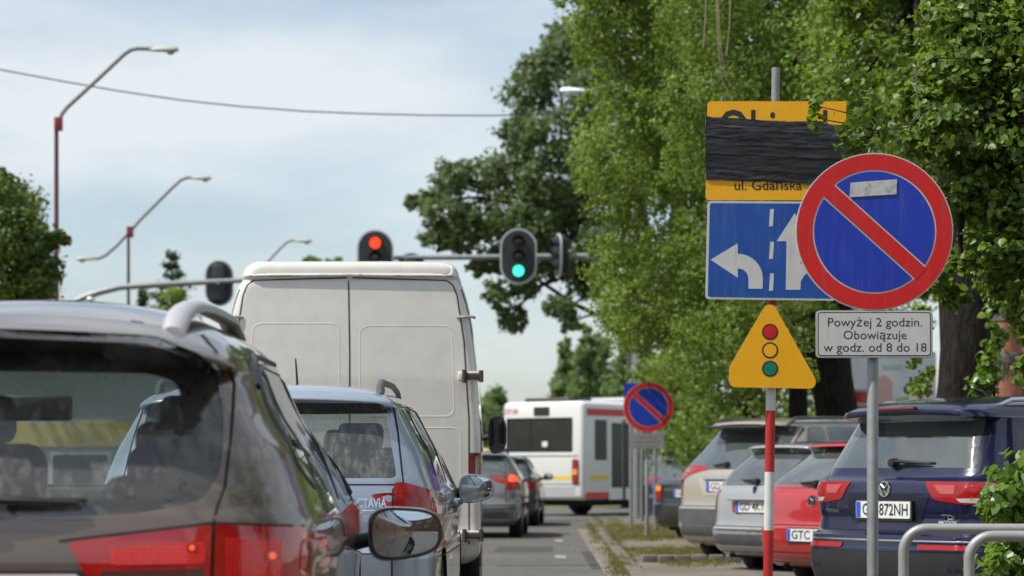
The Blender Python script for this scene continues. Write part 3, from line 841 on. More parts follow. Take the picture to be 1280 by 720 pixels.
# dark oak reaching over the traffic lights
oakb = [(690,80,42,30),(740,110,40,40),(660,115,34,36),(700,160,46,30),(640,210,40,30),(600,215,34,22),(680,215,46,34),(560,225,22,24),(535,250,26,14),(560,262,36,22),(545,290,26,18),(600,265,44,26),(650,270,46,34),(705,265,44,40),
        (575,300,22,16),(620,320,26,20),(690,320,32,26),(725,340,26,30),(620,365,16,20),(640,392,20,18),(655,350,22,20),(700,378,20,16),(712,400,14,14),(735,250,40,40),(650,165,30,26),(730,60,34,36),(700,45,20,24),(745,300,26,26),(512,250,10,8),(590,280,30,20),(738,345,16,22),(600,330,14,12)]
tree("oak_tree", "dark green oak with ragged clumps reaching over the green traffic light", (P(800,590,74).x, 74), 12, .42, [blob(a, b + 4, 72 + rngB.uniform(-2, 2), c * .92, d_ * .92, .9) for a, b, c, d_ in oakb],
     40000, .150, OAK, 21, clump=.34, sprigs=20, shape=4, limbs=32, dens_in=.45, limb_r=.22)
# columnar poplars far beyond the bus
for i, (px, py, w_, h_, d) in enumerate(((708,484,20,54,150),(730,478,22,66,140),(754,482,26,58,150),(778,478,26,66,135),(696,500,11,32,160),(802,480,24,70,140))):
    bl = [blob(px + rngB.uniform(-w_*.25, w_*.25), py - h_ + 8 + k * h_ * .28, d, w_ * (.35 + .09 * k), h_ * .26, 1.0) for k in range(7)]
    tree("poplar_tree", "%s poplar rising beyond the bus roof, %s" % (("slim tall", "tallest dark", "rounded", "bright green", "shortest, leftmost", "half hidden")[i], ("second from the left of its row", "with a pointed top", "in the middle of its row", "close to the roadside tree", "at the end of its row", "behind the blue sign")[i]),
         (P(px,590,d).x, d), 8, .3, bl, 5200, .26, FAR, 30+i, group="poplars beyond the bus", clump=.5, shape=4, limbs=4)
tree("round_tree", "small hazy tree far down the road between van and bus", (P(618,590,210).x, 210), 6, .3, [blob(615,515,210,12,26,1.5), blob(622,500,210,8,16,1.2), blob(608,530,205,16,24,1.5)], 5000, .34, FAR, 41, clump=.5, shape=4, limbs=2)
for i, (px, py, w_) in enumerate(((390,318,10),(418,321,13))):
    tree("distant_tree", ("tiny tree top peeping over the van roof, the left one", "tiny tree top peeping over the van roof, the right one")[i], (P(px,590,120).x, 120), 8, .25, [blob(px, py+11, 120, w_, 8, .9), blob(px-3, py+24, 120, w_*1.3, 13, .9), blob(px+6, py+48, 120, w_*2.1, 26, 1.4), blob(px-8, py+88, 120, w_*2.5, 34, 1.6), blob(px+8, py+130, 120, w_*2.3, 34, 1.5)], 9000, .26, FAR, 44+i, clump=.5, shape=4, limbs=2)
# the bushy tree at the left edge
tree("bushy_tree", "round bushy green tree at the left edge in front of the tall street lamp", (P(-30,590,40).x, 40), 4.2, .22,
     [blob(a, b, 40 + rngB.uniform(-1, 1), c, d_, .8) for a, b, c, d_ in ((-10,250,34,34),(20,262,28,30),(-30,300,50,50),(30,300,30,34),(45,325,22,26),(10,350,50,40),(40,362,26,26),(-50,360,60,50),(62,298,16,9),(78,298,10,6),(5,228,12,14),(50,350,18,22))],
     21000, .085, leaf_mat("leaf_bushy", (.04,.075,.015), (.15,.22,.04), gloss=.4), 51, clump=.42, shape=4, limbs=8)
# conifers behind the left signal arm
def conifer(px, ytop, ybot, w_, d, label, seed):
    rng = np.random.default_rng(seed); b = P(px, 590, d); top = P(px, ytop, d).z; root = thing("spruce_tree", label, "tree", (b.x, d, 0))
    t = MB().tube([(0,0,0),(.05,0,top*.6),(0,0,top)], [.22,.14,.02], 10); pts = []; ow = []
    s = d / FPX; zb = P(px, ybot, d).z
    nl = 11
    for k in range(nl):
        z = zb - 1.5 + (top - zb + 1.5) * (k / (nl - .3)); ln = w_ * s * (1.05 - k / nl) * .9
        for j in range(7):
            a = rng.uniform(0, 6.28); l_ = ln * rng.uniform(.45, 1.15); e = Vector((math.cos(a) * l_, math.sin(a) * l_, z - l_ * .12 + rng.uniform(0, .25)))
            t.tube([(0, 0, z), tuple(e)], [.03, .008], 5)
            m_ = 20; u = rng.random(m_) ** .6
            q = np.array([0, 0, z])[None] + (np.array(e) - np.array([0, 0, z]))[None] * u[:, None] + rng.normal(size=(m_, 3)) * np.array([.09, .09, .07]) * (1.2 - .3 * u[:, None])
            pts.append(q); ow.append(np.tile([math.cos(a), math.sin(a), .2], (m_, 1)))
    t.build("trunk", BARK, root, fixn=False)
    leaf_cloud("crown", np.concatenate(pts), np.concatenate(ow), .17, CONI, root, rng, None, shape=4)
conifer(214, 314, 392, 60, 92, "open-branched spruce behind the left signal arm", 61)
conifer(178, 362, 400, 12, 110, "small spruce tip left of the open-branched one", 62)
tree("young_birch", "yellow-green bush-like tree in front of the spruce behind the signal arm", (P(212,590,88).x, 88), 4, .15, [blob(216,376,88,14,13,.8), blob(224,368,88,8,9,.6), blob(207,386,88,16,12,.8), blob(213,420,88,30,26,1), blob(208,462,88,36,34,1.2)], 4500, .15, LIME, 63, clump=.5, shape=4, limbs=2)

# big-leaved shrub at the right bottom, behind and through the tube barrier
tree("leafy_shrub", "bright green large-leaved shrub beside the tube barrier at the lower right", (P(1330,590,11.6).x, 11.6), .9, .03,
     [blob(1268,610,11.6,26,34,.14), blob(1250,640,11.5,26,26,.12), blob(1288,660,11.6,36,46,.18), blob(1262,680,11.5,22,24,.12), blob(1275,715,11.6,46,40,.2), blob(1245,628,11.4,14,14,.06), blob(1252,700,11.3,18,16,.08), blob(1310,620,11.7,44,60,.2), blob(1290,760,11.6,70,60,.25)],
     2600, .052, SHR, 71, cat="shrub", clump=.55, sprigs=7, dens_in=.2, limbs=9, limb_r=.25)
# hanging bare twigs
ht = thing("hanging_twigs", "long bare twigs trailing down in front of the tall tree, left of the pole top", "twigs", tuple(P(900,-60,24)))
for i, q in enumerate(([(894,-60),(896,20),(899,70),(903,100),(914,124)], [(900,-60),(898,10),(901,60),(906,95),(914,108)], [(915,-60),(912,30),(908,70)], [(884,-50),(882,20),(879,60)])):
    MB().tube([P(a, b, 24 + .2 * i) - ht.location for a, b in q], [.007, .006, .005, .004, .003][:len(q)], 6).build("twig", mat("bare_twig", (.30,.25,.17), rough=.9), ht)
# shoots with leaves between trunk and pillar
tree("sucker_shoots", "yellow-green leafy shoots growing between the thick trunk and the reddish pillar", (P(1243,590,21).x, 21), 2.0, .02,
     [blob(1238,455,21,12,26,.12), blob(1228,482,21,14,16,.12), blob(1246,420,20.8,10,14,.1), blob(1250,385,20.6,16,14,.12)], 700, .06, SHR, 72, cat="shoots", clump=.6, sprigs=8, limbs=4)

# grass and weeds on the verge
def grass(name, regs, n, h, seed):
    rng = np.random.default_rng(seed); P_ = []
    for (x0, x1, d0, d1, w) in regs:
        k = int(n * w); d = (d0 + d1) / 2 + (d1 - d0) * .34 * rng.normal(size=k); px = (x0 + x1) / 2 + (x1 - x0) * .34 * rng.normal(size=k)
        nz_ = np.array([mnoise.noise((a * .05, b * 1.3, seed)) for a, b in zip(px, d)])
        s = nz_ > rng.uniform(-.35, .25, size=k); d, px = d[s], px[s]
        P_.append(np.stack([(px - 640) / FPX * d, d, np.full(len(d), .07)], axis=1))
    p = np.concatenate(P_); N = len(p); a = rng.uniform(0, 6.28, N); hh = h * rng.uniform(.4, 1.2, N); ln = rng.normal(size=(N, 2)) * .35 * hh[:, None]
    wv = .006
    V = np.stack([p + np.stack([np.cos(a)*wv, np.sin(a)*wv, 0*a], 1), p - np.stack([np.cos(a)*wv, np.sin(a)*wv, 0*a], 1), p + np.stack([ln[:, 0], ln[:, 1], hh], 1)], axis=1).reshape(-1, 3)
    me = bpy.data.meshes.new(name); me.from_pydata(V.tolist(), [], (np.arange(N * 3).reshape(-1, 3)).tolist())
    at = me.attributes.new("tint", 'FLOAT', 'POINT'); at.data.foreach_set('value', np.repeat(np.clip(rng.normal(.45, .25, N), 0, 1), 3).astype(np.float32))
    o = link_mesh(name, me, None, GRS, smooth=False); tag(o, "short patchy green and straw-coloured grass on the verge", "grass", kind="stuff")
grass("verge_grass", [(775, 850, 39, 46, .30), (782, 835, 36.5, 38.5, .14), (795, 900, 30.0, 32.2, .30), (758, 778, 27, 50, .16), (840, 900, 26.5, 28.2, .10), (738, 752, 38, 52, .14), (768, 790, 24, 30, .08)], 34000, .042, 3)
SOIL = dirt_mat("verge_soil", (.15,.14,.07), (.10,.11,.045), (.19,.165,.12), 1.2)
for (px, d, rx, ry) in ((812, 42.2, 38, 4.2), (812, 37.4, 30, 1.1), (850, 31.1, 60, 1.3), (872, 27.3, 34, .8)):
    c = P(px, 590, d); n = 26; q = []
    for j in range(n):
        a = 2*math.pi*j/n; k = 1 + .28 * mnoise.noise((math.cos(a)*2 + px, math.sin(a)*2, d)); q.append((c.x + math.cos(a)*rx/FPX*d*k, d + math.sin(a)*ry*k, .073))
    tag(MB().add(q, [tuple(range(n))]).build("verge", SOIL, smooth=False), kind='structure')
# ---------------------------------------------------------------- road signs
GALV = mat("galvanised", (.30,.31,.315), rough=.5, metal=.45, var=.25, vscale=14, bump=.05, bscale=60)
SRED = mat("sign_red", (.60,.010,.012), rough=.38, coat=.2, var=.14, vscale=9)
SBLU = mat("sign_blue", (.006,.038,.42), rough=.38, coat=.2, var=.16, vscale=7)
SBL2 = mat("sign_blue_pale", (.005,.075,.36), rough=.42, coat=.2, var=.22, vscale=5)
SWHT = mat("sign_white", (.56,.56,.55), rough=.42, var=.10, vscale=12)
SYEL = mat("sign_yellow", (.84,.40,.003), rough=.42, var=.08, vscale=8)
SBACK = mat("sign_back", (.28,.28,.28), rough=.6, metal=.3)
SINK = mat("sign_ink", (.02,.02,.02), rough=.5)

def weather(m, amt=.22):
    n = m.node_tree.nodes; l = m.node_tree.links.new; b = n['Principled BSDF']; src = b.inputs['Base Color'].links[0].from_socket
    t = n.new("ShaderNodeTexCoord"); mp = n.new("ShaderNodeMapping"); mp.inputs['Scale'].default_value = (26, 1, 2.2); z = n.new("ShaderNodeTexNoise"); z.inputs['Scale'].default_value = 1.6; z.inputs['Detail'].default_value = 8; z.inputs['Roughness'].default_value = .7
    l(t.outputs['Object'], mp.inputs[0]); l(mp.outputs[0], z.inputs['Vector'])
    r = n.new("ShaderNodeMapRange"); r.inputs['From Min'].default_value = .52; r.inputs['From Max'].default_value = .78; r.inputs['To Max'].default_value = amt; l(z.outputs['Fac'], r.inputs['Value'])
    mx = n.new("ShaderNodeMix"); mx.data_type = 'RGBA'; mx.inputs['B'].default_value = (.16, .155, .13, 1); l(r.outputs[0], mx.inputs['Factor']); l(src, mx.inputs['A']); l(mx.outputs['Result'], b.inputs['Base Color'])
    a = n.new("ShaderNodeMath"); a.operation = 'MULTIPLY_ADD'; a.inputs[1].default_value = 1.2; a.inputs[2].default_value = b.inputs['Roughness'].default_value; l(r.outputs[0], a.inputs[0]); l(a.outputs[0], b.inputs['Roughness'])
for m_ in (SRED, SBLU, SBL2, SWHT, SYEL): weather(m_, .38 if m_ in (SWHT, SBL2) else .26)

def pole(parent, x, y, z0, z1, r, m=GALV, name="pole", tilt=0):
    return MB().lathe([(r, z0), (r, z1 - .005), (r * .9, z1)], (x, y, 0), 'Z', 20).build(name, m, parent)

def round_sign(parent, cz, rad, y=0.0, small=False):
    n = 64 if not small else 40
    MB().prism(circle(0, cz, rad, n), y - .012, y).build("sign_panel", SWHT, parent)
    f = y - .0135
    # red ring as one annulus, blue halves and diagonal bar with white edge lines
    ri, wl = rad * .785, rad * .020
    b = MB(); vs = []; fs = []
    for j in range(n):
        a = 2*math.pi*j/n; vs += [(math.cos(a)*rad*.985, f, cz+math.sin(a)*rad*.985), (math.cos(a)*ri, f, cz+math.sin(a)*ri)]
    for j in range(n): k = (j+1) % n; fs.append((2*j, 2*k, 2*k+1, 2*j+1))
    b.add(vs, fs); b.build("red_ring", SRED, parent, smooth=False)
    hw = rad * .095; ang = R(-42.0); ca, sa = math.cos(ang), math.sin(ang)
    def rot(u, v): return (u * ca - v * sa, cz + u * sa + v * ca)
    for s in (1, -1):
        rb = ri - wl; h0 = hw + wl; a0 = math.asin(h0 / rb); pts = []
        for i in range(n // 2 + 1):
            a = a0 + (math.pi - 2*a0) * i / (n // 2); pts.append(rot(rb * math.cos(a), s * rb * math.sin(a)))
        MB().prism(pts, f, f + .001).build("blue_field", SBLU, parent, smooth=False)
    e = ri + .004
    MB().prism([rot(-e, -hw), rot(e, -hw), rot(e, hw), rot(-e, hw)], f - .0015, f).build("red_bar", SRED, parent, smooth=False)

def clamps(parent, x, zs, r, y0):
    b = MB()
    for z in zs:
        b.lathe([(r*1.25, -.02), (r*1.25, .02)], (x, y0, z), 'Z', 16); b.box((x, y0 - r*1.3, z), (r*3.4, .012, .035), b=.003)
    b.build("clamp", GALV, parent)

d1 = 12.0
c1 = P(1092.5, 590, d1)
s1 = thing("no_parking_sign", "large round blue and red no-parking sign with white text plate on a grey pole", "road sign", (c1.x, d1, 0))
z1 = P(0, 290, d1).z
pole(s1, 0, .045, 0, z1 + .30, .029); clamps(s1, 0, (z1 - .22, z1 + .22, P(0,405,d1).z, P(0,432,d1).z), .029, .045)
round_sign(s1, z1, .394)
b = MB(); 
b.prism(rpoly([(-.125,z1+.172),(.11,z1+.187),(.112,z1+.262),(-.12,z1+.245)], .004, 2), -.0175, -.0165)
b.build("paper_sticker", mat("sticker_paper", (.50,.50,.49), rough=.8, col2=(.25,.25,.27), vscale=30, ramp=(.32,.5)), s1, smooth=False)
zt, zb = P(0,388,d1).z, P(0,447.5,d1).z; zc = (zt+zb)/2; hw = .292
pl = MB().prism(rpoly([(-hw,zb),(hw,zb),(hw,zt),(-hw,zt)], .022, 4), -.010, .004).build("text_plate", SBACK, s1)
MB().prism(rpoly([(-hw+.003,zb+.003),(hw-.003,zb+.003),(hw-.003,zt-.003),(-hw+.003,zt-.003)], .02, 4), -.0112, -.010).build("plate_face", SWHT, pl)
MB().prism(rpoly([(-hw+.009,zb+.009),(hw-.009,zb+.009),(hw-.009,zt-.009),(-hw+.009,zt-.009)], .017, 4), -.0121, -.0112).build("plate_border", SINK, pl)
MB().prism(rpoly([(-hw+.014,zb+.014),(hw-.014,zb+.014),(hw-.014,zt-.014),(-hw+.014,zt-.014)], .014, 4), -.0130, -.0121).build("plate_inner", SWHT, pl)
for t, zz, w_, sz in (("Powyżej 2 godzin.", 402.5, .47, .062), ("Obowiązuje", 418.5, .315, .062), ("w godz. od 8 do 18", 434, .515, .062)):
    text_mb(t, size=sz, cx=.003, cz=P(0,zz,d1).z - .004, y=-.0136, width=w_, bold=.0, spacing=1.0).build("lettering", SINK, pl, smooth=False)

# second pole: taped diversion board over the lane arrow board
d2 = 14.6; s_ = FPX / d2
c2 = P(960, 790, d2)
s2 = thing("sign_assembly", "leaning pole carrying a taped yellow diversion board, blue lane-arrow board and yellow signal triangle", "road sign", (c2.x, d2, 0))
def q2(px, py): p = P(px, py, d2); return (p.x - c2.x, p.z)
def onpole(py): t = (790 - py) / (790 - 83); return Vector((q2(960 + 11 * t, py)[0], .05, q2(0, py)[1]))
MB().tube([onpole(378), onpole(230), onpole(83)], [.026, .026, .0255], 20).build("pole", GALV, s2)
cl_ = MB()
for v in (150, 235, 270, 355): p = onpole(v); cl_ = MB().box(tuple(p + Vector((0, -.02, 0))), (.10, .05, .035), b=.005); cl_.build("clamp", GALV, s2)
yb = MB().prism(rpoly([q2(882,250.5), q2(1055,250.5), q2(1057.5,127), q2(884.5,127)], .02, 4), -.014, .0).build("diversion_board", SYEL, s2)
t = text_mb("Objazd", size=.30, cx=q2(966,0)[0], cz=q2(0,162)[1], y=-.0150, width=.66, bold=.012); t.build("lettering", SINK, yb, smooth=False)
t = text_mb("ul. Gdańska", size=.085, cx=q2(960,0)[0], cz=q2(0,232.5)[1], y=-.0150, width=.41, bold=.008); t.build("lettering", SINK, yb, smooth=False)
TAPE = mat("black_tape", (.014,.015,.019), rough=.42, spec=.5, bump=.18, bscale=3, stretch=(3, 1, 12), var=.4, vscale=5)
TAPE2 = mat('black_tape_shiny', (.012,.013,.016), rough=.28, spec=.6, bump=.35, bscale=4, stretch=(3, 1, 9)); TAPE3 = mat('black_tape_dull', (.022,.023,.027), rough=.6, bump=.3, bscale=5, stretch=(2, 1, 14))
rt = random.Random(3)
zt_, zb_ = q2(0,158)[1], q2(0,222)[1]; NS = 11
for i in range(NS):
    f = i / (NS - 1); zc0 = zt_ + (zb_ - zt_) * f; x0, x1 = q2(882.5,0)[0] - .004, q2(1056.8,0)[0] + .004
    tl = rt.uniform(-.024, .014) - .013; vs = []; fs = []; NX = 60; hgt = .062; ph = rt.uniform(0, 50)
    rows_ = 7
    for j in range(NX + 1):
        u = j / NX; x = x0 + (x1 - x0) * u
        for k in range(rows_):
            v = k / (rows_ - 1); ed = (mnoise.noise((u * 9, ph + v * 2, 0)) * .006 + mnoise.noise((u * 30, ph, v)) * .003)
            z = zc0 + tl * (u - .5) * 2 + (v - .5) * hgt + ed
            y = -.0175 - .0024 * (i % 3) - .009 * abs(mnoise.noise((u * 3.2, v * 2.5 + ph, 3))) - .0016 * mnoise.noise((u * 14, v * 6, ph))
            vs.append((x, y, z))
    for j in range(NX):
        for k in range(rows_ - 1): a = j * rows_ + k; fs.append((a, a + rows_, a + rows_ + 1, a + 1))
    b = MB().add(vs, fs)
    for xx in (x0, x1):   # wraps round the board edge
        e = [v for v in vs if abs(v[0] - xx) < 1e-6]; bk = [(xx, .004, v[2]) for v in e]; n_ = len(e)
        b.add(e + bk, [(q, q+1, n_+q+1, n_+q) for q in range(n_-1)])
    b.build("tape_strip", (TAPE, TAPE2, TAPE3)[rt.randrange(3)], s2, fixn=False, angle=60)
bb = MB().prism(rpoly([q2(881.5,374), q2(1044,376), q2(1046,252.5), q2(884.5,251.5)], .022, 4), -.016, -.002).build("lane_board", mat("board_rim", (.50,.52,.55), rough=.4), s2)
MB().prism(rpoly([q2(884.5,371.3), q2(1041,373.3), q2(1043.3,255), q2(887,254.2)], .017, 4), -.0172, -.016).build("blue_field", SBL2, bb, smooth=False)
def zpx(u, v): return q2(870 + u / 4.8, 240 + v / 4.8)   # read off the enlarged view
arr = [(86,408),(248,310),(249,372)] + [(249 + 150 * math.sin(t) , 522 - 150 * math.cos(t)) for t in [k*math.pi/2/8 for k in range(9)]][1:] + [(398,582),(313,582),(313,522)] + [(313 - 64*(1-math.cos(t)), 522 - 62*math.sin(t)) for t in [k*math.pi/2/6 for k in range(7)]][1:] + [(249,516)]
MB().prism([zpx(*a) for a in arr], -.0184, -.0172).build("left_arrow", SWHT, bb, smooth=False)
for v0, v1 in ((104,208),(300,404),(490,594)):
    MB().prism([zpx(436,v1), zpx(459,v1), zpx(468-2,v0), zpx(443,v0)], -.0184, -.0172).build("lane_dash", SWHT, bb, smooth=False)
arr = [(482,297),(590,130),(700,297),(628,297),(626,436),(664,404),(735,380),(770,470),(690,478),(650,498),(627,536),(624,588),(537,588),(541,297)]
MB().prism([zpx(*a) for a in arr], -.0184, -.0172).build("forward_arrow", SWHT, bb, smooth=False)

# triangle with traffic-light symbol on a red and white post
d3 = d2; s3 = s2; q3 = q2
tri = [q3(962.5,376), q3(1022,484.5), q3(1017,486.5), q3(913,484.5), q3(911,459)]
tri = [q3(957,381), q3(967,381), q3(1020.5,476), q3(1017,486), q3(915,484), q3(911,478), q3(911.5,459)]
MB().prism(rpoly(tri, [.02,.02,.03,.03,.02,.02,.02], 4), -.012, 0).build("sign_panel", SYEL, s3)
for py, m in ((415, SRED), (438, SYEL), (461, mat("sign_green", (.005,.17,.115), rough=.4))):
    x, z = q3(962.3, py); r_2 = 10.2 / FPX * d3
    MB().prism(circle(x, z, r_2, 28), -.0132, -.012).build("lamp_outline", SINK, s3, smooth=False)
    MB().prism(circle(x, z, r_2 * .80, 28), -.0142, -.0132).build("lamp_symbol", m, s3, smooth=False)
PR = mat("post_red", (.46,.018,.018), rough=.5, var=.2, vscale=12); PW = mat("post_white", (.62,.62,.60), rough=.5, var=.12, vscale=10)
ed = [376, 382, 513, 590, 663, 740]
for i in range(len(ed) - 1):
    MB().tube([onpole(ed[i+1]), onpole(ed[i])], .0300, 20).build("post_band", (PR, PW, PR, PW, PR)[i] if i != 0 else PR, s3)
MB().tube([Vector((0, .05, -.0)), onpole(740)], .0300, 20).build("post_band", PR, s3)

# farther no-parking sign and the thicket of poles behind it
d4 = 38.0; c4 = P(810.5, 590, d4)
s4 = thing("no_parking_sign", "smaller distant no-parking sign with grey plate in front of the bus", "road sign", (c4.x, d4, 0))
z4 = P(0, 509, d4).z; round_sign(s4, z4, 31.5 / FPX * d4, small=True)
pole(s4, -.02, .05, 0, z4 + .2, .03)
MB().prism(rpoly([(-.31,P(0,561,d4).z),(.25,P(0,561,d4).z),(.25,P(0,541.5,d4).z),(-.31,P(0,541.5,d4).z)], .02, 3), -.012, 0).build("text_plate", SBACK, s4)
for zz, w_ in ((546,.30),(551.5,.42),(557,.36)): text_mb("w godz. od 8 do 18", size=.05, cx=-.03, cz=P(0,zz,d4).z-.01, y=-.0135, width=w_).build("lettering", mat("grey_ink", (.12,.12,.12)), s4, smooth=False)
d5 = 44; c5 = P(789, 590, d5)
s5 = thing("blue_sign", "blue rectangular sign half hidden behind the distant no-parking sign", "road sign", (c5.x, d5, 0))
MB().prism(rpoly([(-.13,P(0,520,d5).z),(.10,P(0,520,d5).z),(.10,P(0,479,d5).z),(-.13,P(0,479,d5).z)], .03, 3), -.012, 0).build("sign_panel", SBLU, s5)
pole(s5, .0, .05, 0, P(0,474,d5).z, .035)
s6 = thing("sign_post", "plain grey post right of the distant no-parking sign's pole", "post", (P(819,590,42).x, 42, 0)); pole(s6, 0, 0, 0, P(0,540,42).z, .032)
s7 = thing("sign_post", "grey post left of the distant no-parking sign's pole", "post", (P(802.5,590,50).x, 50, 0)); pole(s7, 0, 0, 0, P(0,500,50).z, .04)

# ---------------------------------------------------------------- traffic lights and gantries
HOUS = mat("signal_black", (.022,.026,.030), rough=.5)
HRIM = mat("signal_rim", (.50,.51,.52), rough=.45, metal=.2)
OFFR = mat("lens_off_red", (.045,.006,.006), rough=.2, coat=.5); OFFA = mat("lens_off_amber", (.040,.016,.004), rough=.2, coat=.5); OFFG = mat("lens_off_green", (.004,.025,.02), rough=.2, coat=.5)
LITR = mat("lens_lit_red", (.9,.03,.01), emit=1.6, ecol=(1,.045,.012), rough=.3); LITG = mat("lens_lit_green", (.05,.9,.55), emit=1.6, ecol=(.045,1,.52), rough=.3)
def stadium(cx, cz, w, h, n=14):
    r = w / 2; pts = []
    for i in range(n+1): a = math.pi * i / n; pts.append((cx + r*math.cos(a), cz + h/2 - r + r*math.sin(a)))
    for i in range(n+1): a = math.pi + math.pi * i / n; pts.append((cx + r*math.cos(a), cz - h/2 + r + r*math.sin(a)))
    return pts
def signal(label, px, py, d, lit, rz=0, w=.80, h=1.22, board=True, group="traffic lights on the overhead arms"):
    p = P(px, py, d); root = thing("traffic_light", label, "traffic light", tuple(p), rz, group)
    if board:
        MB().prism(stadium(0, 0, w, h), -.02, .02).build("backboard", HRIM, root)
        MB().prism(stadium(0, 0, w * .90, h - w * .10), -.028, -.02).build("board_face", HOUS, root)
        MB().prism(stadium(0, 0, w * .90, h - w * .10), .02, .03).build("board_back", HOUS, root)
    MB().box((0, .10 if board else 0, 0), (.32, .22, h * .80), b=.05).build("housing", HOUS, root)
    for k, (z, off, on) in enumerate(((h*.26, OFFR, LITR), (0, OFFA, OFFA), (-h*.26, OFFG, LITG))):
        y = -.035 if board else -.12
        lt = (lit == 'red' and k == 0) or (lit == 'green' and k == 2)
        MB().lathe([(.12, y-.006), (.10, y-.018), (.03, y-.026), (.001, y-.027)], (0, 0, z), 'Y', 24).build("lens", on if lt else off, root)
        v = MB(); n = 14; vs = []; fs = []
        for j in range(n+1):
            a = R(-20) + R(220) * j / n
            for (rr, yy) in ((.135, y), (.140, y - .17 * (.55 + .45 * max(0, math.sin(a))))): vs.append((math.cos(a)*rr, yy, z + math.sin(a)*rr))
        for j in range(n): fs.append((2*j, 2*j+2, 2*j+3, 2*j+1))
        v.add(vs, fs).build("visor", HOUS, root, fixn=False)
    MB().box((0, .24, 0), (.10, .12, .12), b=.01).build("bracket", GALV, root)
    return root
DG = 52.5
signal("green-lit traffic light with grey-rimmed oval backboard on the overhead arm", 648, 320.5, DG - .3, 'green')
signal("red-lit traffic light just above the white van roof", 469, 322, DG - .3, 'red')
signal("traffic light turned sideways, right of the green-lit one", 698, 320, DG + .1, None, rz=R(-78), board=True, w=.60, h=.98)
signal("dark back of a traffic light low above the van roof, beside the red-lit one", 514, 347, DG + .3, None, rz=R(180), board=True, w=.62, h=1.1)
g1 = thing("signal_gantry", "long straight grey overhead arm carrying the red and green traffic lights", "signal gantry", (P(797,590,DG+.2).x, DG + .25, 0))
za = P(0, 320, DG).z
xm = 0.0; xl = P(455,590,DG).x - g1.location.x
MB().tube([(xl, 0, za - .02), (xl*.5, 0, za), (0, 0, za + .02)], [.05, .062, .085], 14).build("arm", GALV, g1)
MB().lathe([(.11, 0), (.10, za - 1), (.09, za + .3), (.0, za + .32)], (0, 0, 0), 'Z', 20).build("mast", GALV, g1)
MB().lathe([(.16, 0), (.16, .12)], (0, 0, 0), 'Z', 16).build("mast_base", GALV, g1)
DL = 64.0
g2 = thing("signal_gantry", "curved grey pipe arm bending down at the left above the dark SUV", "signal gantry", (P(84,590,DL).x, DL, 0))
pts = [(84,590),(84,440),(85,395),(90,381),(104,372),(125,365),(150,359),(200,355.5),(250,353),(292,351),(330,349)]
MB().tube([P(a, b, DL) - g2.location for a, b in pts], [.11,.11,.10,.10,.095,.09,.085,.08,.075,.07,.06], 14).build("arm", GALV, g2)
p = P(113, 374, DL) - g2.location
MB().lathe([(.001,-.12),(.10,-.07),(.13,0),(.09,.06),(.02,.08)], tuple(p), 'Z', 14).build("camera_dome", mat("dome_white", (.7,.7,.7), rough=.3), g2)
signal("back of a large black traffic light hanging on the curved arm, left of the van", 274, 354, DL + .2, None, rz=R(180), w=.76, h=1.24)

# ---------------------------------------------------------------- street lamps
LRED = mat("lamp_post_red", (.13,.035,.04), rough=.6); LBOX = mat("lamp_box_red", (.20,.02,.03), rough=.5)
LGRY = mat("lamp_arm_grey", (.22,.20,.20), rough=.6); LHEAD = mat("lamp_head", (.40,.39,.35), rough=.5); LGL = mat("lamp_bowl", (.30,.29,.20), rough=.15, coat=1)
def lamp_head(parent, px, py, d, wpx, s=1, m=LHEAD, lm=LGL, origin=None, tilt=.0):
    p = P(px, py, d) - origin; w = wpx / FPX * d
    b = MB(); vs = []; fs = []; n = 12; st_ = [(-.5,.018,.02),(-.42,.05,.045),(-.1,.075,.065),(.2,.10,.085),(.42,.09,.075),(.5,.05,.04)]
    for (u, ry_, rz_) in st_:
        for j in range(n): a = 2*math.pi*j/n; vs.append((p.x + s*u*w, p.y + math.cos(a)*ry_*w*1.5, p.z + (math.sin(a) if math.sin(a) > 0 else math.sin(a)*.6)*rz_*w*1.6))
    for i in range(len(st_)-1):
        for j in range(n): fs.append((i*n+j, i*n+(j+1) % n, (i+1)*n+(j+1) % n, (i+1)*n+j))
    fs += [tuple(range(n)), tuple((len(st_)-1)*n+j for j in range(n))]
    o = b.add(vs, fs).build("lamp_head", m, parent)
    MB().lathe([(.001,-.17*w),(.10*w,-.14*w),(.15*w,-.05*w),(.15*w,0)], (p.x + s*.24*w, p.y, p.z), 'Z', 14).build("lamp_bowl", lm, o)
LG = "street lamps beside the road"
def lamp_post(label, px, d, ytop, arms, rb=.085, boxw=.14):
    root = thing("street_lamp", label, "street lamp", (P(px,590,d).x, d, 0), 0, LG); O = root.location
    zt = P(0, ytop, d).z
    MB().lathe([(rb*1.3, 0), (rb*1.25, 1.2), (rb*.8, 1.3), (rb*.62, zt)], (0, 0, 0), 'Z', 16).build("pole", LRED, root)
    MB().box((boxw*.3, 0, zt), (boxw*1.1, boxw, boxw*1.9), b=.01).build("arm_socket", LBOX, root)
    for pts, r in arms:
        MB().tube([P(a, b, d) - O for a, b in pts], r, 10).build("lamp_arm", LRED if rb > .07 else LGRY, root)
    return root, O
r_, O = lamp_post("tall dark red street lamp with a single raised arm at the left", 70.5, 48, 155, [([(74,152),(77,143),(84,134),(120,101),(155,68),(163,62.5),(172,60.5),(190,61)], .042)], .07)
lamp_head(r_, 204, 62.5, 48, 38, 1, origin=O)
r_, O = lamp_post("red street lamp with two opposite arms behind the curved signal pipe", 160.5, 68, 290, [([(162,290),(175,275),(215,235),(226,225),(234,222),(242,222)], .045), ([(160,292),(145,308),(132,319),(124,323),(112,323)], .045)], .068, .16)
lamp_head(r_, 250, 223, 68, 28, 1, origin=O); lamp_head(r_, 109, 324, 68, 26, -1, origin=O)
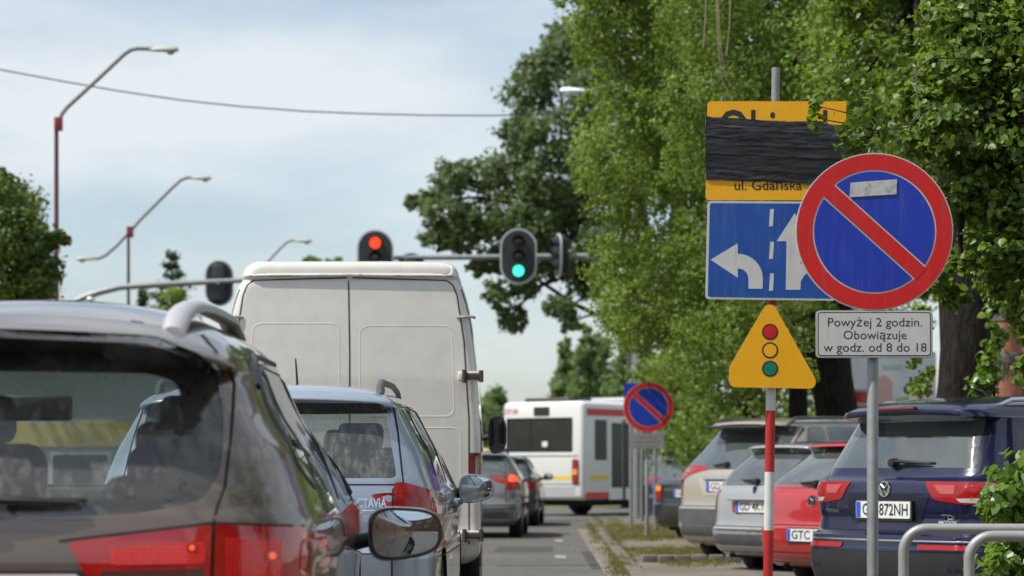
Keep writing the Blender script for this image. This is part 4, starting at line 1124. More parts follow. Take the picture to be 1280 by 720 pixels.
r_, O = lamp_post("farthest street lamp, only its arm shows above the white van", 331, 90, 332, [([(331,332),(345,316),(358,303),(365,300.5),(372,300.5)], .045)], .06)
lamp_head(r_, 378, 301.5, 90, 24, 1, origin=O)
WH = mat("lamp_white", (.78,.79,.80), rough=.35)
for lab, px, py, d, w, pxp in (("white street lamp head poking out of the foliage near the top", 719, 114, 53, 38, 792), ("smaller white lamp head poking out of the foliage lower down", 733, 248, 74, 24, 786)):
    root = thing("street_lamp", lab, "street lamp", (P(pxp,590,d).x, d, 0), 0, LG); O = root.location; zt = P(0, py + 30, d).z
    MB().lathe([(.09, 0), (.05, zt)], (0, 0, 0), 'Z', 14).build("pole", GALV, root)
    MB().tube([(0, 0, zt), P((px+pxp)/2 + 20, py + 6, d) - O, P(px + w*.3, py, d) - O], .035, 8).build("lamp_arm", GALV, root)
    lamp_head(root, px, py, d, w, -1, WH, WH, origin=O)
# overhead cable
cb = thing("overhead_cable", "thin dark cable sagging across the sky from the left", "cable", tuple(P(-700,-60,50)))
cp = [(-700,-60),(-380,12),(-60,73),(0,87),(75,101),(150,114),(225,125),(300,133),(380,139),(450,142),(530,144),(615,144.5),(700,142),(800,136)]
MB().tube([P(a, b, 50 + i*.25) - cb.location for i, (a, b) in enumerate(cp)], .016, 6).build("wire", mat("cable_black", (.05,.05,.055), rough=.7), cb)

# ---------------------------------------------------------------- tube barrier, pillar, banner, buildings
TUB = mat("barrier_grey", (.34,.345,.34), rough=.45, metal=.25, coat=.2, var=.22, vscale=9, bump=.08, bscale=30)
for i, (lab, px, py, d) in enumerate((("grey tube barrier hoop, the one reaching farther left", 1129.5, 661, 10.6), ("grey tube barrier hoop, the lower one nearer the shrub", 1211.5, 670, 10.3))):
    c = P(px, 590, d); z = P(0, py, d).z; rr = .10
    root = thing("tube_barrier", lab, "barrier", (c.x, d, 0), R(-3), "tube barriers beside the parking")
    pts = [(0,0,0),(0,0,z-rr)] + [(rr-rr*math.cos(a), 0, z-rr+rr*math.sin(a)) for a in [k*math.pi/2/8 for k in range(1,9)]] + [(1.0,0,z),(1.9,0,z)] + [(1.9+rr*math.sin(a), 0, z-rr+rr*math.cos(a)) for a in [k*math.pi/2/8 for k in range(1,9)]] + [(2.0,0,0)]
    MB().tube(pts, .0235, 16).build("hoop", TUB, root, angle=60)
    MB().lathe([(.06,0),(.06,.012),(.03,.02)], (0,0,.07), 'Z', 16).build("base_flange", TUB, root)
PIL = mat("pillar_terracotta", (.36,.155,.10), rough=.85, col2=(.22,.10,.07), vscale=5, bump=.35, bscale=18, stretch=(1,1,.5))
PGR = mat("pillar_grey", (.13,.12,.115), rough=.9, var=.4, vscale=10)
dp = 24.5; cpz = P(1257, 590, dp); pr = 22 / FPX * dp
pg = thing("round_pillar", "reddish weathered round pillar with grey cap and band, right of the thick trunk", "pillar", (cpz.x, dp, 0))
def pz(y): return P(0, y, dp).z
n_ = 40; vs = []; fs = []; pf = [(1.0, 0), (1.0, pz(470)), (.98, pz(452)), (.97, pz(400)), (.93, pz(394))]
for (k, z) in pf:
    for j in range(n_): a = 2*math.pi*j/n_; vs.append((math.cos(a)*pr*k, math.sin(a)*pr*k, z))
for i in range(len(pf)-1):
    for j in range(n_): fs.append((i*n_+j, i*n_+(j+1) % n_, (i+1)*n_+(j+1) % n_, (i+1)*n_+j))
MB().add(vs, fs).build("shaft", PIL, pg)
MB().lathe([(pr*1.03, pz(402)), (pr*1.0, pz(394)), (pr*.86, pz(386)), (pr*.55, pz(379)), (.01, pz(376))], (0,0,0), 'Z', 32).build("cap", PGR, pg)
MB().lathe([(pr*1.0, pz(457)), (pr*1.08, pz(455)), (pr*1.10, pz(447)), (pr*1.02, pz(442)), (pr*.98, pz(441))], (0,0,0), 'Z', 32).build("band", PGR, pg)
rs = random.Random(12)
for k in range(9):   # tarry runs below the band
    a = R(205 + k * 15 + rs.uniform(-4, 4)); ln = rs.uniform(12, 30); w_ = rs.uniform(.012, .022)
    MB().tube([(math.cos(a)*pr*1.002, math.sin(a)*pr*1.002, pz(455)), (math.cos(a)*pr*1.002, math.sin(a)*pr*1.002, pz(455+ln))], [w_, w_*.3], 6).build("tar_run", PGR, pg)

db = 38.0; cb_ = P(1110, 590, db)
ban = thing("advertising_banner", "pale banner with green lettering and a pink figure seen between the trunks", "banner", (cb_.x, db, 0))
def qb(px, py): p = P(px, py, db); return (p.x - cb_.x, p.z)
MB().prism([qb(1058,528), qb(1170,528), qb(1170,442), qb(1058,442)], 0, .04).build("banner_sheet", mat("banner_white", (.74,.76,.80), rough=.6), ban)
text_mb("NANO", size=.13, cx=qb(1116,0)[0], cz=qb(0,460)[1], y=-.002, width=.32, bold=.02).build("lettering", mat("banner_green", (.22,.62,.38), rough=.6), ban, smooth=False)
MB().prism(rpoly([qb(1095,525), qb(1124,525), qb(1116,500), qb(1116,478), qb(1108,468), qb(1100,470), qb(1096,480)], .05, 4), -.003, 0).build("pink_figure", mat("banner_pink", (.75,.46,.42), rough=.6), ban, smooth=False)
MB().prism([qb(1118,520), qb(1140,520), qb(1135,495), qb(1120,498)], -.003, 0).build("green_patch", mat("banner_leaf", (.38,.50,.25), rough=.6), ban, smooth=False)
for x in (1060, 1168): pole(ban, qb(x, 0)[0], .07, 0, qb(0, 440)[1], .03)
kk = thing("red_kiosk", "red vending kiosk with a pale stripe behind the stout trunk", "kiosk", (P(1077,590,35).x, 35, 0))
zz = P(0,487,35).z
MB().box((0, 0, zz/2), (.30, .5, zz), b=.03).build("cabinet", mat("kiosk_red", (.52,.02,.02), rough=.4, coat=.4), kk)
MB().box((0, 0, P(0,507,35).z), (.31, .51, .07), b=.01).build("stripe", mat("kiosk_pale", (.65,.45,.42), rough=.5), kk)
MB().box((0, 0, zz - .02), (.32, .52, .05), b=.01).build("top_rim", mat("kiosk_pale", (.65,.45,.42)), kk)

# low shop across the street, seen through the SUV's windows
SH = thing("roadside_shop", "low pale shop with a yellow band, glimpsed through the dark SUV's windows", "building", (-9.8, 42, 0))
MB().box((0, 2, 1.65), (9.0, 4, 3.3)).build("wall", mat("shop_wall", (.42,.46,.47), rough=.8, var=.1), SH)
MB().box((0, -.03, 1.75), (9.04, .06, .42)).build("yellow_band", mat("shop_yellow", (.66,.50,.10), rough=.6), SH)
MB().box((0, 1.9, 3.38), (9.3, 4.4, .16), b=.02).build("roof", mat("shop_roof", (.18,.18,.18), rough=.8), SH)
for i in range(6):
    o = MB().box((-3.75 + i*1.5, -.02, .95), (1.05, .05, 1.0)).build("window", mat("shop_frame", (.55,.56,.56), rough=.5), SH)
    MB().box((-3.75 + i*1.5, -.05, .95), (.95, .02, .90)).build("pane", DGL, o)
# the street behind the viewer, mirrored in paint and door mirrors
BW = thing("brick_terrace", "long brown brick terrace far behind the viewer, mirrored in the door mirrors", "building", (-4, -42, 0))
MB().box((0, 0, 3.4), (46, 8, 6.8)).build("wall", mat("brown_brick", (.26,.13,.085), rough=.9, var=.3, vscale=4), BW)
MB().box((0, 0, 6.95), (46.6, 8.6, .3)).build("roof", mat("shop_roof", (.18,.18,.18), rough=.8), BW)
for x in range(-21, 22, 3):
    for z in (1.7, 4.9):
        o = MB().box((x, 4.02, z), (1.3, .08, 1.6)).build("window", mat("shop_frame", (.55,.56,.56), rough=.5), BW)
        MB().box((x, 4.065, z), (1.1, .02, 1.4)).build("pane", DGL, o)
BK = thing("brick_building", "brown brick building behind the viewer, mirrored in the glossy cars", "building", (9.5, -14, 0), R(-4))
MB().box((0, 0, 3.6), (7, 26, 7.2)).build("wall", mat("brown_brick", (.26,.13,.085), rough=.9, var=.3, vscale=4), BK)
for z in (1.8, 5.0):
    for y in range(-11, 12, 3):
        o = MB().box((-3.52, y, z), (.08, 1.3, 1.6)).build("window", mat("shop_frame", (.55,.56,.56)), BK)
        MB().box((-3.565, y, z), (.02, 1.15, 1.45)).build("pane", DGL, o)
tree("roadside_tree", "green tree beside the viewer, mirrored in the dark SUV's flank", (6.6, 6.5), 5, .22, [(6.2 + rngB.uniform(-1.4, 1.4), 6.5 + rngB.uniform(-2.2, 2.2), rngB.uniform(2.6, 7.5), rngB.uniform(.7, 1.2), rngB.uniform(.7, 1.2), rngB.uniform(.7, 1.1)) for _ in range(16)], 16000, .09, LIME, 81, group=TG, shape=4)
tree("roadside_tree", "green tree behind the viewer, mirrored in the dark SUV's flank", (7.2, -1.5), 5, .22, [(6.6 + rngB.uniform(-1.4, 1.4), -1.5 + rngB.uniform(-2.2, 2.2), rngB.uniform(2.6, 7.5), rngB.uniform(.7, 1.2), rngB.uniform(.7, 1.2), rngB.uniform(.7, 1.1)) for _ in range(14)], 13000, .09, LIME, 82, group=TG, shape=4)
# ---------------------------------------------------------------- foreground SUV
SUVP = paint("suv_paint", (0.138, 0.098, 0.075), metal=.5, rough=.38, dirt=.35)
def build_suv():
    keys = [(.25,.80,.14,4.2,.2),(.33,.88,.02,4.35,.28),(.50,.905,.0,4.42,.34),(.66,.90,.0,4.42,.36),(.70,.90,.035,4.38,.37),(.85,.912,.045,4.25,.38),(.95,.905,.06,3.95,.38),
            (1.00,.885,.075,3.55,.38),(1.06,.862,.095,3.35,.37),(1.2,.812,.165,3.0,.35),(1.33,.755,.23,2.72,.33),(1.44,.715,.28,2.5,.30),(1.497,.695,.32,2.4,.28),(1.504,.69,.09,2.38,.24),
            (1.520,.682,.05,2.33,.24),(1.542,.67,.09,2.3,.26),(1.582,.63,.27,2.25,.28),(1.615,.55,.50,2.15,.28),(1.642,.43,.75,2.05,.26),(1.654,.28,1.0,1.9,.2),(1.657,.1,1.25,1.6,.1)]
    rg = rpoly([(-.615,1.43),(-.45,1.485),(0,1.50),(.45,1.485),(.60,1.425),(.632,1.23),(.635,1.10),(.59,1.02),(.42,.985),(0,.965),(-.42,.985),(-.59,1.02),(-.635,1.10),(-.632,1.23)], .03, 3)
    q1 = rpoly([(.62,1.12),(.92,1.05),(1.02,1.08),(1.06,1.40),(.98,1.43),(.78,1.37)], [.05,.03,.03,.03,.08,.1], 4)
    q2 = rpoly([(1.10,1.04),(1.92,1.0),(1.95,1.03),(1.90,1.44),(1.12,1.44)], .04, 4)
    q3 = rpoly([(1.99,.99),(2.85,.985),(2.9,1.0),(2.28,1.37),(1.98,1.44)], .05, 4)
    lamp_o = rpoly([(.623,.79),(.93,.79),(.905,.90),(.86,.94),(.627,.952)], [.01,.0,.03,.03,.01], 4)
    lamp_s = rpoly([(.12,.79),(.30,.79),(.36,.86),(.30,.93),(.12,.945)], .03, 4)
    lamp_i = rpoly([(.30,.77),(.615,.79),(.617,.951),(.222,.905)], [.01,.01,.01,.02], 4)
    ec = MB(); ec.prism([(-.6,1.05),(.6,1.05),(.56,1.52),(-.56,1.52)], 1.2, 4.2); ec.mat = INT
    root, bvh = make_car("dark_suv", "dark brown metallic SUV filling the left foreground with pale roof rails", P(-22, 0, 6.6) * 1, R(1.2), keys, SUVP, L=4.42,
        arches=((.95, .36, .39), (3.55, .36, .39)), rear_glass=rg, side_glass=(q2, q3), see=True, wr=.35, extra_cut=ec, front_glass=rpoly([(-.66,1.04),(.66,1.04),(.60,1.54),(-.60,1.54)], .05),
        patches=(("quarter_window", DGL, 'right', q1, .003), ("quarter_window", DGL, 'left', q1, .003)),
        lamps=(("tail_light", REDLIT, (('rear', lamp_o), ('right', lamp_s))), ("tail_light", REDLIT, (('rear', lamp_i),))),
        gaps=(('sym', [(.618,.72),(.622,.95),(.630,1.0),(.649,1.06),(.655,1.2),(.648,1.36),(.62,1.44),(.56,1.50)], .007), ('sym', [(.20,.908),(.62,.957),(.90,.942)], .006),
              ('rear', [(-.8,.70),(-.4,.695),(0,.693),(.4,.695),(.8,.70)], .008), ('side', [(1.08,.45),(1.06,.95),(1.08,1.45),(1.15,1.49)], .007), ('side', [(1.97,.4),(1.97,1.48)], .007),
              ('side', [(3.0,.4),(3.0,.95)], .007), ('rear', [(-.50,1.617),(0,1.627),(.50,1.617)], .006)),
        bkw=dict(camber_x=.17, camber_y=.05, bow=.07, taper=.06, sub=6, nr=18, nc=12, ns=44, zc=(1.1, 1.5)))
    root.location.z = 0
    # chrome-edged trims round the side glass
    tr = MB()
    for q in (q1,):
        for s in ('right', 'left'): bead(bvh, q, .011, s, mb=tr)
    ol = [(.70,1.36),(.86,1.43),(1.05,1.47),(1.9,1.475),(2.3,1.41),(2.92,1.02)]
    for s in ('right', 'left'): bead(bvh, ol, .013, s, closed=False, mb=tr)
    tr.build("window_trim", BLK, root)
    # lit bulbs and darker reversing panel inside the lamps
    for s in (1, -1):
        patch(bvh, [(x*s, z) for x, z in rpoly([(.33,.76),(.60,.775),(.60,.832),(.31,.825)], .01, 3)], 'rear', .0085, .03).build("reversing_lens", mat("smoked_lens", (.10,.035,.03), rough=.1, coat=1), root, angle=60)
        for cell in ([(.345,.84),(.60,.845),(.60,.905),(.345,.885)], [(.65,.80),(.80,.80),(.80,.905),(.65,.915)]):
            patch(bvh, [(x*s, z) for x, z in rpoly(cell, .012, 3)], 'rear', .0070, .03).build("lens_cells", REDCELL, root, angle=60)
        for (cx, cz, r) in ((.565, .888, .007), (.775, .862, .009)):
            patch(bvh, [(x*s, z) for x, z in circle(cx, cz, r, 16)], 'rear', .0095, .03).build("bulb", mat("bulb_glow", (1, .08, .03), emit=.75, ecol=(1, .12, .03), rough=.3), root, angle=60)
            patch(bvh, [(x*s, z) for x, z in circle(cx, cz, r*2.1, 20)], 'rear', .0080, .03).build("bulb_socket", mat("bulb_ring", (.42, .008, .008), rough=.15, coat=1), root, angle=60)
        patch(bvh, [(x*s, z) for x, z in rpoly([(.845,.80),(.905,.80),(.89,.90),(.85,.91)], .02, 3)], 'rear', .0078, .03).build("lens_edge", mat("lens_orange", (.55,.06,.02), rough=.1, coat=1, emit=.1), root, angle=60)
    # black ceramic border printed round the rear glass
    ou = rpoly([(-.615,1.43),(-.45,1.485),(0,1.50),(.45,1.485),(.60,1.425),(.632,1.23),(.635,1.10),(.59,1.02),(.42,.985),(0,.965),(-.42,.985),(-.59,1.02),(-.635,1.10),(-.632,1.23)], .03, 3)
    inn = rpoly([(-.52,1.365),(-.42,1.385),(0,1.39),(.42,1.385),(.50,1.36),(.525,1.25),(.515,1.14),(.45,1.06),(.36,1.025),(0,1.005),(-.36,1.025),(-.45,1.06),(-.515,1.14),(-.525,1.25)], .03, 3)
    fr = MB(); n = len(ou); K = 4
    vs = [tuple(proj(bvh, ou[i][0]*(1-k/K)+inn[i][0]*k/K, ou[i][1]*(1-k/K)+inn[i][1]*k/K, 'rear', -.0025)) for i in range(n) for k in range(K+1)]
    fr.add(vs, [(i*(K+1)+k, i*(K+1)+k+1, ((i+1) % n)*(K+1)+k+1, ((i+1) % n)*(K+1)+k) for i in range(n) for k in range(K)])
    fr.build("window_border", mat("window_frit", (.020,.021,.023), rough=.06, coat=.6, bump=.1, bscale=30, col2=(.05,.048,.045), vscale=26, ramp=(.62,.45)), root, angle=70)
    # bumper step, plate, badge, handle
    patch(bvh, rpoly([(-.86,.30),(.86,.30),(.88,.42),(-.88,.42)], .05), 'rear', .004, .06).build("bumper_trim", BLK, root, angle=60)
    plate(root, 0, -.004 + .03, .76, "")
    wiper(root, bvh, -.03, 1.005, .255, 1.008)
    RAILM = mat("roof_rail_silver", (0.56, 0.56, 0.57), rough=.38, metal=.5, var=.1)
    for s in (1, -1):
        pts = []; ys = [.30, .34, .42, .54, .70, .95, 1.3, 1.7, 2.0, 2.12, 2.2]; li = [-.01, .012, .032, .042, .044, .044, .044, .044, .036, .012, -.01]
        for y, z in zip(ys, li): pts.append(proj(bvh, s * (.475 + .035 * min(1, y)), y, 'top', 0) + Vector((0, 0, z)))
        b = MB(); n = len(pts); vs = []; fs = []
        prof = [(-.028, -.004), (-.024, .012), (-.008, .022), (.012, .020), (.026, .006), (.028, -.014), (.018, -.02), (-.02, -.014)]
        for i, p in enumerate(pts):
            for (a, c) in prof: vs.append(p + Vector((a * s * 1.3, 0, c)))
        m = len(prof)
        for i in range(n-1):
            for j in range(m): fs.append((i*m+j, i*m+(j+1) % m, (i+1)*m+(j+1) % m, (i+1)*m+j))
        fs += [tuple(range(m)), tuple((n-1)*m+j for j in range(m))]
        b.add(vs, fs)
        b.box(tuple(pts[1] - Vector((0, -.05, .012))), (.06, .13, .035), b=.012); b.box(tuple(pts[-2] - Vector((0, .05, .012))), (.06, .13, .035), b=.012)
        b.build("roof_rail", RAILM, root, angle=50)
    MB().prism(rpoly([(-.16,1.518),(.0,1.518),(.0,1.532),(-.16,1.532)], .004), .04, .09).build("brake_light", DRED, root)
    side_mirror(root, 1, 1.10, 2.62, .865, .285, .195, SUVP, yaw=R(-4), depth=.16, skew=.22, rimmat=BLK)
    side_mirror(root, -1, -1.10, 2.62, .865, .285, .195, SUVP, yaw=R(4), depth=.16, skew=.22, rimmat=BLK)
    # cabin
    SEAT = mat("seat_cloth", (0.055, 0.052, 0.052), rough=.9, var=.3, vscale=25)
    def seat(x, y, z, w, h):
        o = MB().box((x, y, z), (w, .16, h), b=.07).build("seat", SEAT, root)
        MB().box((x, y + .01, z + h/2 + .085), (w * .52, .10, .17), b=.045).build("headrest", SEAT, o)
        return o
    seat(.40, .98, .96, .44, .26); seat(-.40, .98, .96, .44, .26)
    seat(.37, 1.85, 1.02, .46, .36); seat(-.37, 1.85, 1.02, .46, .36)
    MB().box((-.30, 2.55, 1.345), (.27, .03, .10), b=.02).build("rear_view_mirror", BLK, root)
    MB().box((0, 2.72, .99), (1.3, .4, .10), b=.04).build("dashboard", INT, root)
    return root
build_suv()

# ---------------------------------------------------------------- blue-silver estate
OCP = paint("estate_paint", (0.31, 0.37, 0.45), metal=.5, rough=.35, dirt=.2)
def build_estate():
    keys = [(.22,.78,.15,4.35,.2),(.30,.86,.03,4.5,.25),(.45,.885,.0,4.56,.28),(.64,.885,.0,4.56,.28),(.67,.875,.045,4.5,.28),(.80,.885,.055,4.42,.28),(.90,.88,.07,4.0,.27),
            (.955,.858,.085,3.6,.26),(1.0,.84,.10,3.4,.25),(1.15,.785,.18,3.0,.24),(1.30,.71,.255,2.65,.22),(1.355,.68,.28,2.5,.2),(1.36,.675,.20,2.48,.18),(1.385,.66,.185,2.4,.18),
            (1.42,.60,.24,2.3,.22),(1.445,.48,.40,2.2,.25),(1.455,.3,.7,2.0,.2),(1.458,.1,1.0,1.6,.1)]
    rg = rpoly([(-.60,1.34),(.60,1.34),(.645,1.10),(.668,.992),(-.668,.992),(-.645,1.10)], [.04,.04,.0,.03,.03,0], 4)
    q = [rpoly([(.50,1.03),(1.0,.995),(1.04,1.33),(.80,1.33),(.62,1.22)], .03), rpoly([(1.09,.985),(1.95,.965),(1.95,1.34),(1.10,1.34)], .03), rpoly([(2.0,.96),(2.95,.95),(2.25,1.30),(2.0,1.34)], .03)]
    lo = rpoly([(.665,.65),(.90,.65),(.885,.92),(.70,.972),(.655,.97)], [.0,.02,.06,.01,.01], 4); ls = rpoly([(.10,.66),(.30,.68),(.34,.86),(.10,.93)], .03)
    root, bvh = make_car("estate_car", "blue-silver estate car with lettered tailgate between the dark SUV and the white van", (P(324,590,11.8).x, 11.8, 0), R(-.6), keys, OCP, L=4.57,
        arches=((.88,.32,.36),(3.55,.32,.36)), rear_glass=rg, side_glass=q, see=True, glass=see_glass('estate_glass', tint=(.52,.58,.58), dust=.20, dustcol=(.38,.40,.40)), wr=.32,
        lamps=(("tail_light", REDL, (('rear', lo), ('right', ls))),),
        gaps=(('sym', [(.65,.50),(.65,.94),(.70,.97),(.665,1.2),(.63,1.35)], .008), ('rear', [(-.64,.70),(.64,.70)], .008), ('rear', [(-.70,.962),(.70,.962)], .006), ('rear', [(-.85,.645),(.85,.645)], .006),
              ('side', [(1.07,.4),(1.07,1.38)], .008), ('side', [(1.97,.35),(1.97,1.38)], .008), ('side', [(3.05,.35),(3.0,.93)], .008), ('side', [(.5,.62),(3.2,.60)], .006)),
        bkw=dict(camber_x=.05, camber_y=.03, bow=.07, taper=.05, sub=5, nr=14, ns=36, zc=(1.05,1.4)))
    # badge word on the tailgate
    t = text_mb("OCTAVIA", size=.058, cx=.53, cz=.875, y=0, width=.18, bold=.02)
    t.v = [tuple(proj(bvh, v[0], v[2], 'rear', .006)) for v in t.v]
    t.build("lettering", CHR, root, smooth=False)
    patch(bvh, [(.44,.84),(.62,.84),(.62,.846),(.44,.846)], 'rear', .005).build("trim_strip", CHR, root)
    badge_ring(root, bvh, 0, .88, .042, "arrow")
    plate(root, 0, .035, .78, "")
    wiper(root, bvh, 0, .985, .36, .98)
    for s in (1, -1):
        pts = [proj(bvh, s * .565, y, 'top', 0) + Vector((0, 0, z)) for y, z in ((.42,-.01),(.46,.025),(.55,.048),(.8,.05),(1.5,.05),(2.0,.045),(2.2,.02),(2.26,-.01))]
        b = MB().tube(pts, [.016,.022,.02,.016,.016,.016,.018,.014], 10)
        b.box(tuple(pts[1] - Vector((0, -.03, .01))), (.04, .10, .035), b=.01)
        b.build("roof_rail", mat("rail_dark", (.10,.10,.105), rough=.4, metal=.4), root)
    side_mirror(root, 1, 1.0, 2.72, .93, .212, .15, OCP, yaw=R(-5), depth=.12, skew=.25, rimmat=OCP)
    side_mirror(root, -1, -1.0, 2.72, .93, .212, .15, OCP, yaw=R(5), depth=.12, skew=.25, rimmat=OCP)
    SEAT = _M["seat_cloth"]
    for x, y, z in ((.36,1.0,.95),(-.36,1.0,.95),(.36,1.9,1.0),(-.36,1.9,1.0)):
        o = MB().box((x, y, z), (.5, .15, .3), b=.06).build("seat", SEAT, root)
        MB().box((x, y, z + .21), (.26, .09, .14), b=.04).build("headrest", SEAT, o)
    for s in (1, -1):
        for (y, z) in ((1.85,.86),(2.85,.85)):
            p = proj(bvh, y, z, 'right' if s > 0 else 'left', .018)
            MB().box(tuple(p), (.03, .18, .03), b=.01).build("door_handle", OCP, root)
    b = MB(); p = proj(bvh, 0, 1.9, 'top', 0)
    b.tube([p, p + Vector((0, -.12, .16))], [.008, .004], 6); b.build("roof_aerial", BLK, root)
    root.scale = (1, 1, 1.078)
    return root
build_estate()

# ---------------------------------------------------------------- white high-roof van
VANP = paint("van_paint", (0.64, 0.61, 0.565), metal=0, rough=.45, dirt=.55)
VANR = mat("van_cap", (0.74, 0.735, 0.71), rough=.4, var=.08, vscale=3)
def build_van():
    keys = [(.40,.86,.12,5.3,.08),(.46,.94,.0,5.5,.08),(.60,.955,-.03,5.55,.07),(.66,.957,.0,5.5,.06),(1.1,.957,.0,5.0,.06),(1.4,.955,.0,4.8,.06),(1.9,.925,.012,4.4,.07),(2.25,.885,.025,4.2,.08),
            (2.42,.855,.035,4.1,.09),(2.52,.825,.04,4.05,.10),(2.57,.80,.045,4.0,.11),(2.60,.80,.02,4.0,.12),(2.66,.778,.025,3.95,.12),(2.70,.735,.05,3.9,.14),(2.716,.665,.12,3.8,.16),(2.723,.48,.4,3.5,.2),(2.725,.1,1.0,2.5,.1)]
    root, bvh = make_car("white_van", "tall dirty white panel van with closed rear doors behind the blue-silver estate", (P(437,590,18.2).x, 18.2, 0), R(.5), keys, VANP, L=5.5,
        arches=((1.35,.35,.38),(4.5,.35,.38)), wr=.34, side_glass=(rpoly([(4.0,1.35),(4.6,1.35),(4.35,1.95),(4.0,1.95)], .05),),
        lamps=(("tail_light", DRED, (('rear', rpoly([(.865,.95),(.95,.95),(.95,1.25),(.865,1.25)], .012, 3)), ('right', rpoly([(.04,.95),(.17,.95),(.15,1.25),(.04,1.25)], .02, 3)))),),
        gaps=(('rear', [(0,.55),(.0,2.0),(-.01,2.56)], .010), ('sym', [(.862,.55),(.862,1.5),(.825,2.1),(.775,2.45),(.745,2.53),(.70,2.565),(.02,2.585)], .010),
              ('sym', [(.86,.62),(0,.62)], .012), ('side', [(.10,.5),(.10,2.5)], .012), ('side', [(3.0,.5),(3.0,2.0)], .012)),
        bkw=dict(bow=.03, taper=.02, camber_y=.0, sub=5, nr=12, ns=30, L0=-.3))
    bead(bvh, rpoly([(.075,1.53),(.755,1.53),(.735,2.18),(.72,2.215),(.075,2.215)], .07, 5), .024, 'rear', sink=.91).build("door_pressing", VANP, root)
    bead(bvh, rpoly([(-.755,.95),(-.075,.95),(-.075,2.235),(-.70,2.235)], .07, 5), .024, 'rear', sink=.91).build("door_pressing", VANP, root)
    bead(bvh, rpoly([(.075,.72),(.80,.72),(.80,1.44),(.075,1.44)], .07, 5), .024, 'rear', sink=.91).build("door_pressing", VANP, root)
    cap = MB()
    for (a, b_) in ((-.79, .79),): patch(bvh, rpoly([(-.74,2.603),(.74,2.603),(.735,2.68),(.67,2.702),(-.67,2.702),(-.735,2.68)], .02, 3), 'rear', .006, .06, cap)
    cap.build("roof_cap", VANR, root, angle=60)
    ru = MB(); bead(bvh, [(-.74,2.598),(0,2.606),(.74,2.598)], .008, 'rear', closed=False, mb=ru)
    ru.build("rain_gutter", mat("rusty_gutter", (.30,.22,.14), rough=.8, col2=(.60,.58,.54), vscale=9, ramp=(.45,.55)), root)
    for s in (1, -1):
        gut = MB().tube([(s*.775, .05, 2.283), (s*.83, .03, 2.285), (s*.893, .05, 2.288), (s*.9, .2, 2.29)], .011, 8)
        gut.build("side_joint", mat("old_sealant", (.35,.31,.25), rough=.8), root)
    HB = mat("hinge_metal", (.11,.095,.08), rough=.6, metal=.6, var=.5, vscale=20)
    for s in (1, -1):
        for z in (1.83, .62):
            o = MB().box((s*.865, -.02, z), (.17, .05, .075), b=.012).build("hinge_cover", VANP, root)
            hb = MB().box((s*.885, -.045, z), (.15, .03, .05), b=.01)
            hb.lathe([(.017,-.05),(.017,.05)], (s*.83,-.055,z), 'Z', 12); hb.lathe([(.017,-.045),(.017,.045)], (s*.95,-.045,z), 'Z', 12)
            hb.build("door_hinge", HB, o)
    MB().box((0, -.06, .5), (1.5, .16, .14), b=.03).build("rear_step", BLK, root)
    plate(root, .0, -.035, .72, "")
    MB().box((.09, -.02, 1.22), (.05, .05, .16), b=.015).build("door_handle", BLK, root)
    for s in (1, -1):
        side_mirror(root, s, s*1.075, 4.55, 1.46, .16, .35, BLK, yaw=R(-4*s), depth=.12, skew=.05, rimmat=BLK, glassm=mat('mirror_dark', (.09,.10,.11), rough=.05, metal=1))
    root.scale = (1.05, 1, .997)
    return root
build_van()

